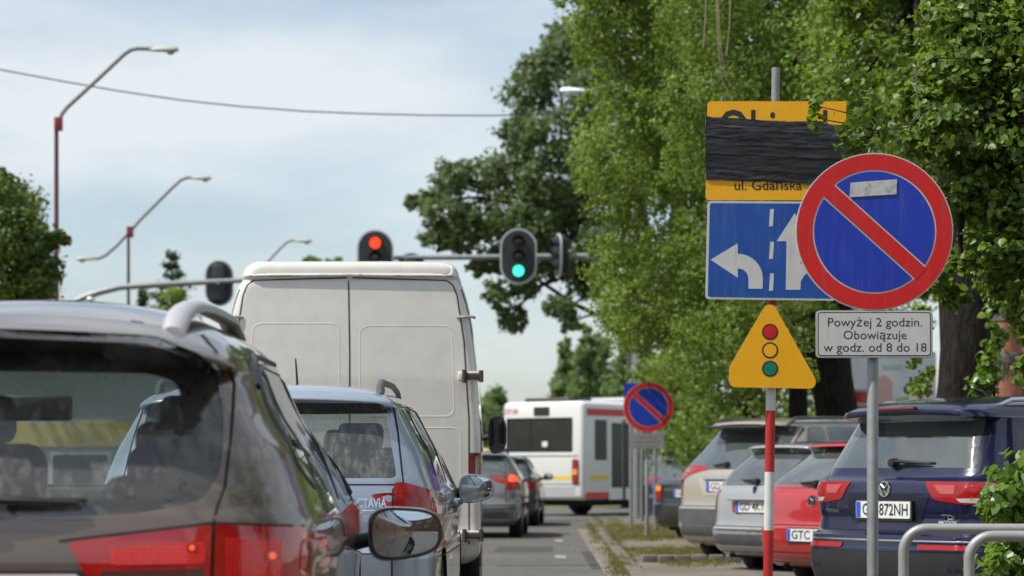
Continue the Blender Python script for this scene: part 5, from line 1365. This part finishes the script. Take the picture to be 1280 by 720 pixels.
# ---------------------------------------------------------------- two cars further up the lane
SILP = paint("silver_paint", (0.24, 0.245, 0.25), metal=.55, rough=.35, dirt=.25)
def hatch(name, label, loc, rz, L_, W, H, pm, belt=.93, rake=.42, bz=.6, spoil=.12, lamp=REDL, lampz=(.70,1.0), lampx=.62, lower=None, plate_z=.78, ptxt="", plate_x=0, roofrail=False, rr=.28, hb=1.0, top=.6,
          glz=None, glw=None, see=False, lamp_poly=None, extra_gap=(), wr=.31, group=None, glass=None, quarter=True, ar=.35):
    w = W / 2; k = keys_for(L_, W, H, belt, bz, rake, spoil, top=top, rr=rr, hoodback=hb); g = H - belt
    gb, gt = glz or (belt + .03, belt + g * .84); a = glw or (w - .18, w - .29)
    rg = rpoly([(-a[1], gt), (a[1], gt), (a[0], gb), (-a[0], gb)], .05, 4)
    ye = L_ - hb
    q = [rpoly([(1.10, belt+.045), (1.95, belt+.03), (1.95, belt+g*.82), (1.12, belt+g*.82)], .03), rpoly([(2.0, belt+.03), (ye-.25, belt+.02), (ye-1.0, belt+g*.74), (2.0, belt+g*.82)], .03)]
    if quarter: q.append(rpoly([(.62, belt+.09), (1.04, belt+.05), (1.05, belt+g*.82), (.80, belt+g*.8)], .05))
    lp = lamp_poly or rpoly([(lampx, lampz[0]), (w-.02, lampz[0]), (w-.03, lampz[1]-.03), (lampx+.02, lampz[1])], .02, 3)
    ls = rpoly([(.12, lampz[0]+.01), (.32, lampz[0]+.04), (.34, lampz[1]-.04), (.12, lampz[1]-.01)], .03, 3)
    root, bvh = make_car(name, label, loc, rz, k, pm, L=L_, arches=((.85,wr+.01,ar),(L_-.9,wr+.01,ar)), rear_glass=rg, side_glass=q, wr=wr, see=see, glass=glass,
        lamps=(("tail_light", lamp, (('rear', lp), ('right', ls))),),
        gaps=(('sym', [(lampx-.005,.55),(lampx-.005,lampz[1]),(a[0]+.02,gb-.02),(a[1]+.035,gt)], .009), ('rear', [(-w*.9,bz+.01),(w*.9,bz+.01)], .010), ('side', [(1.07,.4),(1.07,H-.1)], .008), ('side', [(1.97,.35),(1.97,H-.1)], .008),
              ('side', [(ye-.1,.35),(ye-.15,belt)], .008)) + tuple(extra_gap),
        bkw=dict(camber_x=.06, camber_y=.03, bow=.08, sub=4, nr=9, nc=7, ns=22), group=group)
    if lower: patch(bvh, rpoly([(-w*.97,.26),(w*.97,.26),(w*.985,lower),(-w*.985,lower)], .04), 'rear', .004, .07).build("bumper", BUMP, root, angle=60)
    if plate_z: plate(root, plate_x, proj(bvh, .2, plate_z, 'rear', .0).y - .008, plate_z, ptxt)
    return root, bvh

def rl(px, d): return P(px, 590, d).x
r1, bv = hatch("silver_hatchback", "silver hatchback with lit brake lamp, just beyond the white van's mirror", (rl(652,39.5)-.85, 39.5, 0), R(-2.5), 4.2, 1.70, 1.47, SILP, lamp=REDL, lampz=(.80,1.06), lampx=.60, lower=.5, see=False)
for s in (1, -1):
    patch(bv, [(x*s, z) for x, z in rpoly([(.615,.94),(.80,.94),(.79,1.04),(.63,1.05)], .03, 3)], 'rear', .010, .03).build("brake_lamp", REDBR, r1, angle=60)
    side_mirror(r1, s, s*.97, 2.55, 1.0, .19, .14, BLK, yaw=R(-4*s), depth=.1)
r2, bv = hatch("navy_saloon", "dark blue car with a taxi sign on the roof, foremost in the left lane", (rl(672,48)-.86, 48, 0), R(-3), 4.4, 1.74, 1.44, paint("third_paint", (0.018,0.022,0.05), dirt=.2), lampz=(.72,.96), lower=.42)
for s in (1, -1): side_mirror(r2, s, s*.98, 2.6, 1.0, .19, .14, BLK, yaw=R(-4*s), depth=.1)
tx = MB().box((0, 1.6, 1.53), (.40, .18, .13), b=.03).build("taxi_sign", mat("taxi_blue", (.015,.02,.10), rough=.4), r2)
MB().box((-.27, 1.6, 1.52), (.14, .17, .12), b=.03).build("sign_end", mat("taxi_yellow", (.7,.55,.05), rough=.4), tx)

# ---------------------------------------------------------------- angle-parked cars on the right
NAV = paint("navy_paint", (0.005, 0.007, 0.042), metal=.3, rough=.3, dirt=.03); NAV.node_tree.nodes["Principled BSDF"].inputs["Coat IOR"].default_value = 1.45
PG = "cars parked at an angle on the right"
def build_navy():
    L_, W, H = 4.49, 1.84, 1.635; w = W/2
    keys = [(.24,.80,.16,4.25,.18),(.32,.88,.04,4.42,.26),(.45,.915,-.01,4.48,.30),(.58,.918,-.015,4.48,.30),(.60,.912,-.005,4.48,.30),(.67,.915,.0,4.46,.30),(.70,.90,.05,4.44,.30),(.79,.90,.07,4.42,.30),(.83,.905,.062,4.38,.30),(.98,.915,.06,4.1,.28),
            (1.03,.905,.075,3.7,.27),(1.07,.86,.12,3.45,.26),(1.13,.835,.15,3.3,.25),(1.3,.775,.23,2.9,.24),(1.46,.715,.31,2.6,.22),(1.50,.70,.33,2.5,.2),(1.506,.69,.16,2.5,.2),(1.545,.66,.155,2.42,.2),(1.585,.60,.24,2.3,.24),(1.615,.48,.5,2.2,.25),(1.63,.3,.8,2.0,.2),(1.635,.1,1.1,1.7,.1)]
    rg = rpoly([(-.60,1.485),(.60,1.485),(.66,1.22),(.70,1.125),(-.70,1.125),(-.66,1.22)], [.05,.05,0,.04,.04,0], 4)
    q = [rpoly([(.55,1.16),(1.0,1.10),(1.04,1.48),(.80,1.48),(.62,1.36)], .04), rpoly([(1.09,1.10),(1.95,1.08),(1.95,1.50),(1.10,1.50)], .03), rpoly([(2.0,1.08),(2.95,1.06),(2.25,1.45),(2.0,1.50)], .03)]
    lo = rpoly([(.36,1.035),(.62,1.03),(.93,1.03),(.925,.92),(.70,.885),(.44,.915)], [.02,.0,.02,.02,.01,.03], 4)
    ls = rpoly([(.10,1.03),(.26,1.03),(.46,.965),(.40,.93),(.10,.895)], .03, 3)
    root, bvh = make_car("navy_suv", "dark navy blue SUV parked at an angle behind the grey tube barrier", (rl(1098,16.2), 16.2, 0.0), R(-55), keys, NAV, L=L_,
        arches=((.90,.36,.39),(3.58,.36,.39)), rear_glass=rg, side_glass=q, wr=.35, glass=DGL,
        lamps=(("tail_light", REDL, (('rear', lo), ('right', ls))),),
        gaps=(('sym', [(.655,.70),(.655,1.04),(.72,1.10),(.68,1.3),(.63,1.49)], .007), ('rear', [(-.65,.705),(.65,.705)], .012), ('side', [(1.07,.4),(1.07,1.54)], .008), ('side', [(1.97,.4),(1.97,1.54)], .008), ('side', [(3.1,.4),(3.05,1.0)], .008)),
        bkw=dict(camber_x=.05, camber_y=.03, bow=.08, sub=5, nr=14, nc=10, ns=36, zc=(1.1,1.5)), group=PG)
    patch(bvh, rpoly([(-.88,.27),(.88,.27),(.905,.565),(-.905,.565)], .04), 'rear', .004, .06).build("bumper", mat("bumper_black", (.03,.03,.032), rough=.5, var=.3), root, angle=60)
    for s in (1, -1):
        patch(bvh, [(x*s, z) for x, z in rpoly([(.44,1.012),(.615,1.012),(.615,.955),(.50,.955)], .01, 3)], 'rear', .009, .03).build("lens_band", mat("pale_red_lens", (.42,.06,.06), rough=.1, coat=1), root, angle=60)
        patch(bvh, [(x*s, z) for x, z in rpoly([(.63,.925),(.78,.93),(.78,.895),(.66,.90)], .006, 3)], 'rear', .009, .03).build("clear_lens", WLENS, root, angle=60)
        patch(bvh, [(x*s, z) for x, z in rpoly([(.36,.62),(.80,.62),(.79,.585),(.37,.585)], .008, 3)], 'rear', .006, .03).build("reflector", REDL, root, angle=60)
        side_mirror(root, s, s*1.04, 2.7, 1.08, .22, .15, NAV, yaw=R(-4*s), depth=.12)
        wire_rail(root, bvh, s*.60, [.5, 1.0, 1.5, 2.2], .045, .016, CHR)
    bb = MB(); bead(bvh, [(-.90,.642),(0,.640),(.90,.642)], .008, 'rear', closed=False, mb=bb); bb.build("chrome_strip", CHR, root)
    MB().box((.0, .14, 1.53), (.42, .04, .022), b=.005).build("brake_light", DRED, root)
    # recessed panel around the plate
    patch(bvh, rpoly([(-.40,.93),(-.33,.76),(.33,.76),(.40,.93)], .02, 3), 'rear', .004, .05).build("plate_recess", mat("navy_dark", (.006,.007,.02), rough=.25, coat=.6), root, angle=60)
    plate(root, 0, .045, .845, "GD 872NH")
    badge_ring(root, bvh, 0, .985, .055, "VW")
    t = text_mb("TDI", size=.05, cx=.56, cz=.80, y=0, width=.11, bold=.02)
    t2 = text_mb("4MOTION", size=.032, cx=.55, cz=.765, y=0, width=.15, bold=.02); t2.v = [tuple(proj(bvh, v[0], v[2], 'rear', .006)) for v in t2.v]; t2.build("lettering", CHR, root, smooth=False)
    t.v = [tuple(proj(bvh, v[0], v[2], 'rear', .006)) for v in t.v]; t.build("lettering", CHR, root, smooth=False)
    t = text_mb("TIGUAN", size=.035, cx=-.55, cz=.83, y=0, width=.14, bold=.02)
    t.v = [tuple(proj(bvh, v[0], v[2], 'rear', .006)) for v in t.v]; t.build("lettering", CHR, root, smooth=False)
    wiper(root, bvh, 0, 1.15, .34, 1.145)
    p = proj(bvh, .0, 1.0, 'top', 0)
    MB().tube([p, p + Vector((0, -.02, .03)), p + Vector((0, -.10, .05))], [.03, .018, .004], 8).build("roof_aerial", BLK, root)
    for (y, z) in ((1.85,.98),(2.85,.97)):
        MB().box(tuple(proj(bvh, y, z, 'right', .018)), (.03, .2, .03), b=.01).build("door_handle", NAV, root)
    return root
build_navy()

REDP = paint("red_paint", (0.42, 0.014, 0.016), metal=.1, rough=.35, dirt=.06)
r3, bv = hatch("red_hatchback", "bright red hatchback parked between the navy SUV and the silver hatchback", (rl(1009,22), 22, .0), R(-53), 4.1, 1.70, 1.41, REDP, lampz=(.78,.92), lampx=.76, lower=.36, plate_z=.52, ptxt="GTC TK", rake=.50, belt=.92, bz=.60, wr=.30, group=PG)
badge_ring(r3, bv, 0, .83, .058, "arrow")
wiper(r3, bv, -.0, .975, -.22, .98)
WHP = paint("light_silver_paint", (0.31, 0.32, 0.335), metal=.25, rough=.4, dirt=.18)
r4, bv = hatch("light_silver_hatchback", "pale silver small hatchback parked between the red hatchback and the beige SUV", (rl(936,25), 25, .0), R(-54), 3.95, 1.65, 1.43, WHP, lampz=(.64,.93), lampx=.735, lower=.50, plate_z=.735, ptxt="GD 4K18", rake=.42, belt=.93, bz=.52, wr=.29, group=PG)
MB().box((0, .03, .815), (.72, .05, .03), b=.01).build("hatch_grip", WHP, r4)
for s in (1, -1): patch(bv, [(x*s, z) for x, z in [(.275,.68),(.325,.68),(.325,.79),(.275,.79)]], 'rear', .006).build("reflector", REDL, r4)
t_ = MB().prism(rpoly([(-.018,.865),(.018,.865),(.022,.94),(0,.955),(-.022,.94)], .008, 2), proj(bv, 0, .9, 'rear', 0).y - .008, proj(bv, 0, .9, 'rear', 0).y + .01); t_.build("badge", BLK, r4)
wiper(r4, bv, .0, .985, -.25, 1.0)
BEP = paint("beige_paint", (0.36, 0.325, 0.27), metal=.35, rough=.4, dirt=.15)
r5, bv = hatch("beige_suv", "beige SUV with grey bumper and black tailgate spoiler, parked beside the black saloon", (rl(899,28.5), 28.5, .0), R(-50), 4.5, 1.84, 1.77, BEP, lampz=(.78,1.20), lampx=.80, lower=.66, plate_z=.93, ptxt="GD 2R57", rake=.52, belt=1.10, bz=.68, wr=.36, spoil=.2, group=PG, rr=.24, ar=.40)
MB().box((0, .33, 1.635), (1.0, .16, .03), b=.012).build("tailgate_spoiler", BLK, r5)
MB().box((0, .045, 1.02), (.62, .03, .035), b=.01).build("plate_light", CHR, r5)
patch(bv, rpoly([(-.44,1.03),(-.33,.82),(.33,.82),(.44,1.03)], .02, 3), 'rear', .004, .06).build("plate_recess", paint("beige_lip", (.46,.41,.34), dirt=.1), r5, angle=60)
for s in (1, -1):
    wire_rail(r5, bv, s*.62, [.5, 1.0, 1.5, 2.4], .06, .02, _M["rail_dark"])
    patch(bv, [(x*s, z) for x, z in rpoly([(.76,.95),(.87,.95),(.87,1.02),(.77,1.02)], .01, 2)], 'rear', .010).build("clear_lens", WLENS, r5)
wiper(r5, bv, 0, 1.175, -.22, 1.16); 
p_ = proj(bv, -.2, .9, 'top', 0); MB().tube([p_, p_ + Vector((0, -.25, .22))], [.008, .004], 6).build("roof_aerial", BLK, r5)

BLP = paint("black_paint", (0.010, 0.011, 0.016), metal=.2, rough=.3, dirt=.12)
def build_saloon():
    keys = [(.22,.76,.15,4.3,.18),(.30,.84,.03,4.45,.24),(.45,.87,.0,4.5,.26),(.60,.87,.0,4.5,.26),(.64,.86,.03,4.45,.26),(.84,.865,.03,4.3,.26),(.93,.855,.06,3.7,.25),(.955,.82,.16,3.5,.25),(.965,.78,.50,3.4,.25),
            (1.05,.73,.78,3.2,.22),(1.18,.67,1.05,2.9,.2),(1.26,.60,1.22,2.75,.2),(1.31,.5,1.45,2.6,.2),(1.33,.3,1.7,2.4,.15),(1.335,.1,1.9,2.2,.1)]
    rg = rpoly([(-.56,1.235),(.56,1.235),(.70,.985),(-.70,.985)], .04, 4)
    root, bvh = make_car("black_saloon", "black saloon with boot towards the road, farthest of the angled cars", (rl(857,37), 37, .0), R(-46), keys, BLP, L=4.5,
        arches=((.95,.32,.35),(3.6,.32,.35)), rear_glass=rg, side_glass=[rpoly([(1.05,.99),(1.9,.98),(1.9,1.23),(1.4,1.22)], .03), rpoly([(1.95,.98),(3.1,.97),(2.6,1.22),(1.95,1.24)], .03)],
        lamps=(("tail_light", REDL, (('rear', rpoly([(.56,.68),(.85,.68),(.84,.80),(.56,.80)], .02, 3)), ('right', rpoly([(.10,.68),(.35,.70),(.30,.86),(.10,.88)], .03, 3)))), ("indicator_lens", AMB, (('rear', rpoly([(.58,.805),(.845,.805),(.84,.88),(.58,.88)], .02, 3)),))),
        gaps=(('sym', [(.55,.55),(.55,.93)], .009), ('rear', [(-.8,.64),(.8,.64)], .01)), bkw=dict(camber_y=.02, bow=.08, sub=4, nr=9, nc=7, ns=22, zc=(1.0,1.2)), wr=.31, group=PG)
    plate(root, 0, .02, .77, "GD 90WF")
    return root
build_saloon()

# glimpse of one more car between the sign posts
r6, bv = hatch("small_blue_car", "small dark blue car glimpsed beyond the sign posts at the corner", (rl(838,48), 48, .0), R(-40), 4.0, 1.66, 1.42, paint("blue_paint", (.03,.05,.12), dirt=.1), plate_z=None, group=PG)

# ---------------------------------------------------------------- city bus turning at the junction
def build_bus():
    WB = mat("bus_white", (0.74, 0.74, 0.715), rough=.3, coat=.5, var=.06, vscale=1.5)
    YEL = mat("bus_yellow", (0.72, 0.50, 0.03), rough=.35, coat=.4); RD = mat("bus_red", (0.62, 0.02, 0.02), rough=.45, coat=.1)
    GR = mat("bus_grey", (0.40, 0.41, 0.42), rough=.4, var=.1)
    c = P(628, 590, 60.6); a = R(-37)
    root = thing("city_bus", "white city bus with yellow stripe and red side band turning across the junction", "bus", (0, 0, 0), a)
    off = Matrix.Rotation(a, 3, 'Z') @ Vector((-1.25, 0, 0))
    root.location = (c.x - off.x, 60.6 - off.y - .0, .0)
    b = MB(); W, L_, z0, z1 = 2.5, 12.0, .40, 2.86
    b.box((0, L_/2, (z0+z1)/2), (W, L_, z1-z0), b=.13)
    me_b = b
    me = bpy.data.meshes.new("body"); me.from_pydata(b.v, [], b.f)
    bm = bmesh.new(); bm.from_mesh(me); bmesh.ops.recalc_face_normals(bm, faces=bm.faces); bm.to_mesh(me); bm.free()
    me.materials.append(WB)
    cuts = []
    for y in (3.2, 9.0):
        for s in (-1, 1):
            q = MB(); q.lathe([(.58, -.25), (.58, .25)], (s*1.12, y, .48), 'X', 32); q.mat = UND; cuts.append(q)
    q = MB(); q.box((-.10, 0, 2.02), (2.06, .10, .86), b=.04); q.mat = BLK; cuts.append(q)
    link_mesh("body", boolean_cut(me, cuts), root, None, 30)
    MB().prism(rpoly([(-1.09,1.63),(.89,1.63),(.89,2.41),(-1.09,2.41)], .06), .03, .05).build("rear_window", mat("bus_glass", (.030,.031,.030), rough=.12, spec=.35, var=.5, vscale=1.5), root)
    MB().prism(rpoly([(-.02,1.73),(.14,1.73),(.14,1.86),(-.02,1.86)], .01), .020, .029).build("window_sticker", WB, root)
    MB().box((-.40, .03, 2.02), (.02, .02, .80)).build("window_bar", BLK, root)
    MB().prism(rpoly([(-.26,2.50),(.22,2.50),(.22,2.72),(-.26,2.72)], .03), -.012, .02).build("route_display", BLK, root)
    text_mb("ZKM", size=.2, cx=-.98, cz=2.62, y=-.012, width=.42, bold=.01).build("lettering", mat("faded_red", (.62,.28,.28), rough=.5), root, smooth=False)
    MB().prism([(-.55,.91),(1.10,.91),(1.10,1.0),(-.55,1.0)], -.004, .02).build("yellow_stripe", YEL, root)
    MB().box((1.253, 6.1, .96), (.006, 11.6, .12)).build("yellow_stripe", YEL, root)
    MB().box((1.253, 6.0, 2.585), (.008, 11.7, .17)).build("red_band", RD, root)
    MB().box((1.253, .95, .52), (.008, 1.7, .16)).build("red_skirt", RD, root); MB().box((1.253, 9.9, .52), (.008, 3.9, .16)).build("red_skirt", RD, root)
    for s in (1, -1):
        o = MB().prism(rpoly([(s*1.02-.09,.80),(s*1.02+.09,.80),(s*1.02+.09,1.42),(s*1.02-.09,1.42)], .05), -.03, .03).build("tail_light", DRED, root)
        for z, m in ((1.31, REDL), (1.10, AMB), (.90, REDL)):
            MB().prism(circle(s*1.02, z, .075, 18), -.04, -.02).build("lamp_lens", m, o)
    MB().prism(rpoly([(-1.0,.55),(1.0,.55),(1.0,.74),(-1.0,.74)], .02), -.006, .01).build("engine_hatch", GR, root)
    MB().box((0, .0, 1.50), (2.2, .02, .015)).build("panel_gap", GAP, root); MB().box((0, .0, .80), (2.3, .014, .012)).build("panel_gap", GAP, root)
    for y0, y1 in ((.50,1.0),(4.1,5.5),(5.6,7.0),(7.1,8.4)):
        MB().box((1.258, (y0+y1)/2, 1.90), (.012, y1-y0, 1.0), b=.0).build("side_window", _M["bus_glass"], root)
    for y0 in (1.10, 9.9):
        o = MB().box((1.257, y0+.65, 1.42), (.014, 1.30, 2.02)).build("door", WB, root)
        for k in (0, 1):
            MB().box((1.268, y0+.34+k*.62, 1.52), (.012, .46, 1.62)).build("door_glass", _M["bus_glass"], o)
        MB().box((1.27, y0+.66, 1.42), (.016, .10, 2.0)).build("door_seal", BLK, o)
    MB().box((0, 6, .36), (2.3, 11.4, .2), b=.05).build("underbody", UND, root)
    MB().box((0, 6.2, 2.93), (1.7, 7.5, .16), b=.06).build("roof_pod", GR, root); MB().box((-.3, 1.1, 2.90), (1.4, 1.0, .14), b=.04).build("roof_hatch", BLK, root)
    for y in (3.2, 9.0):
        for s in (-1, 1): wheel(root, s*1.10, y, .48, .28, 8)
build_bus()
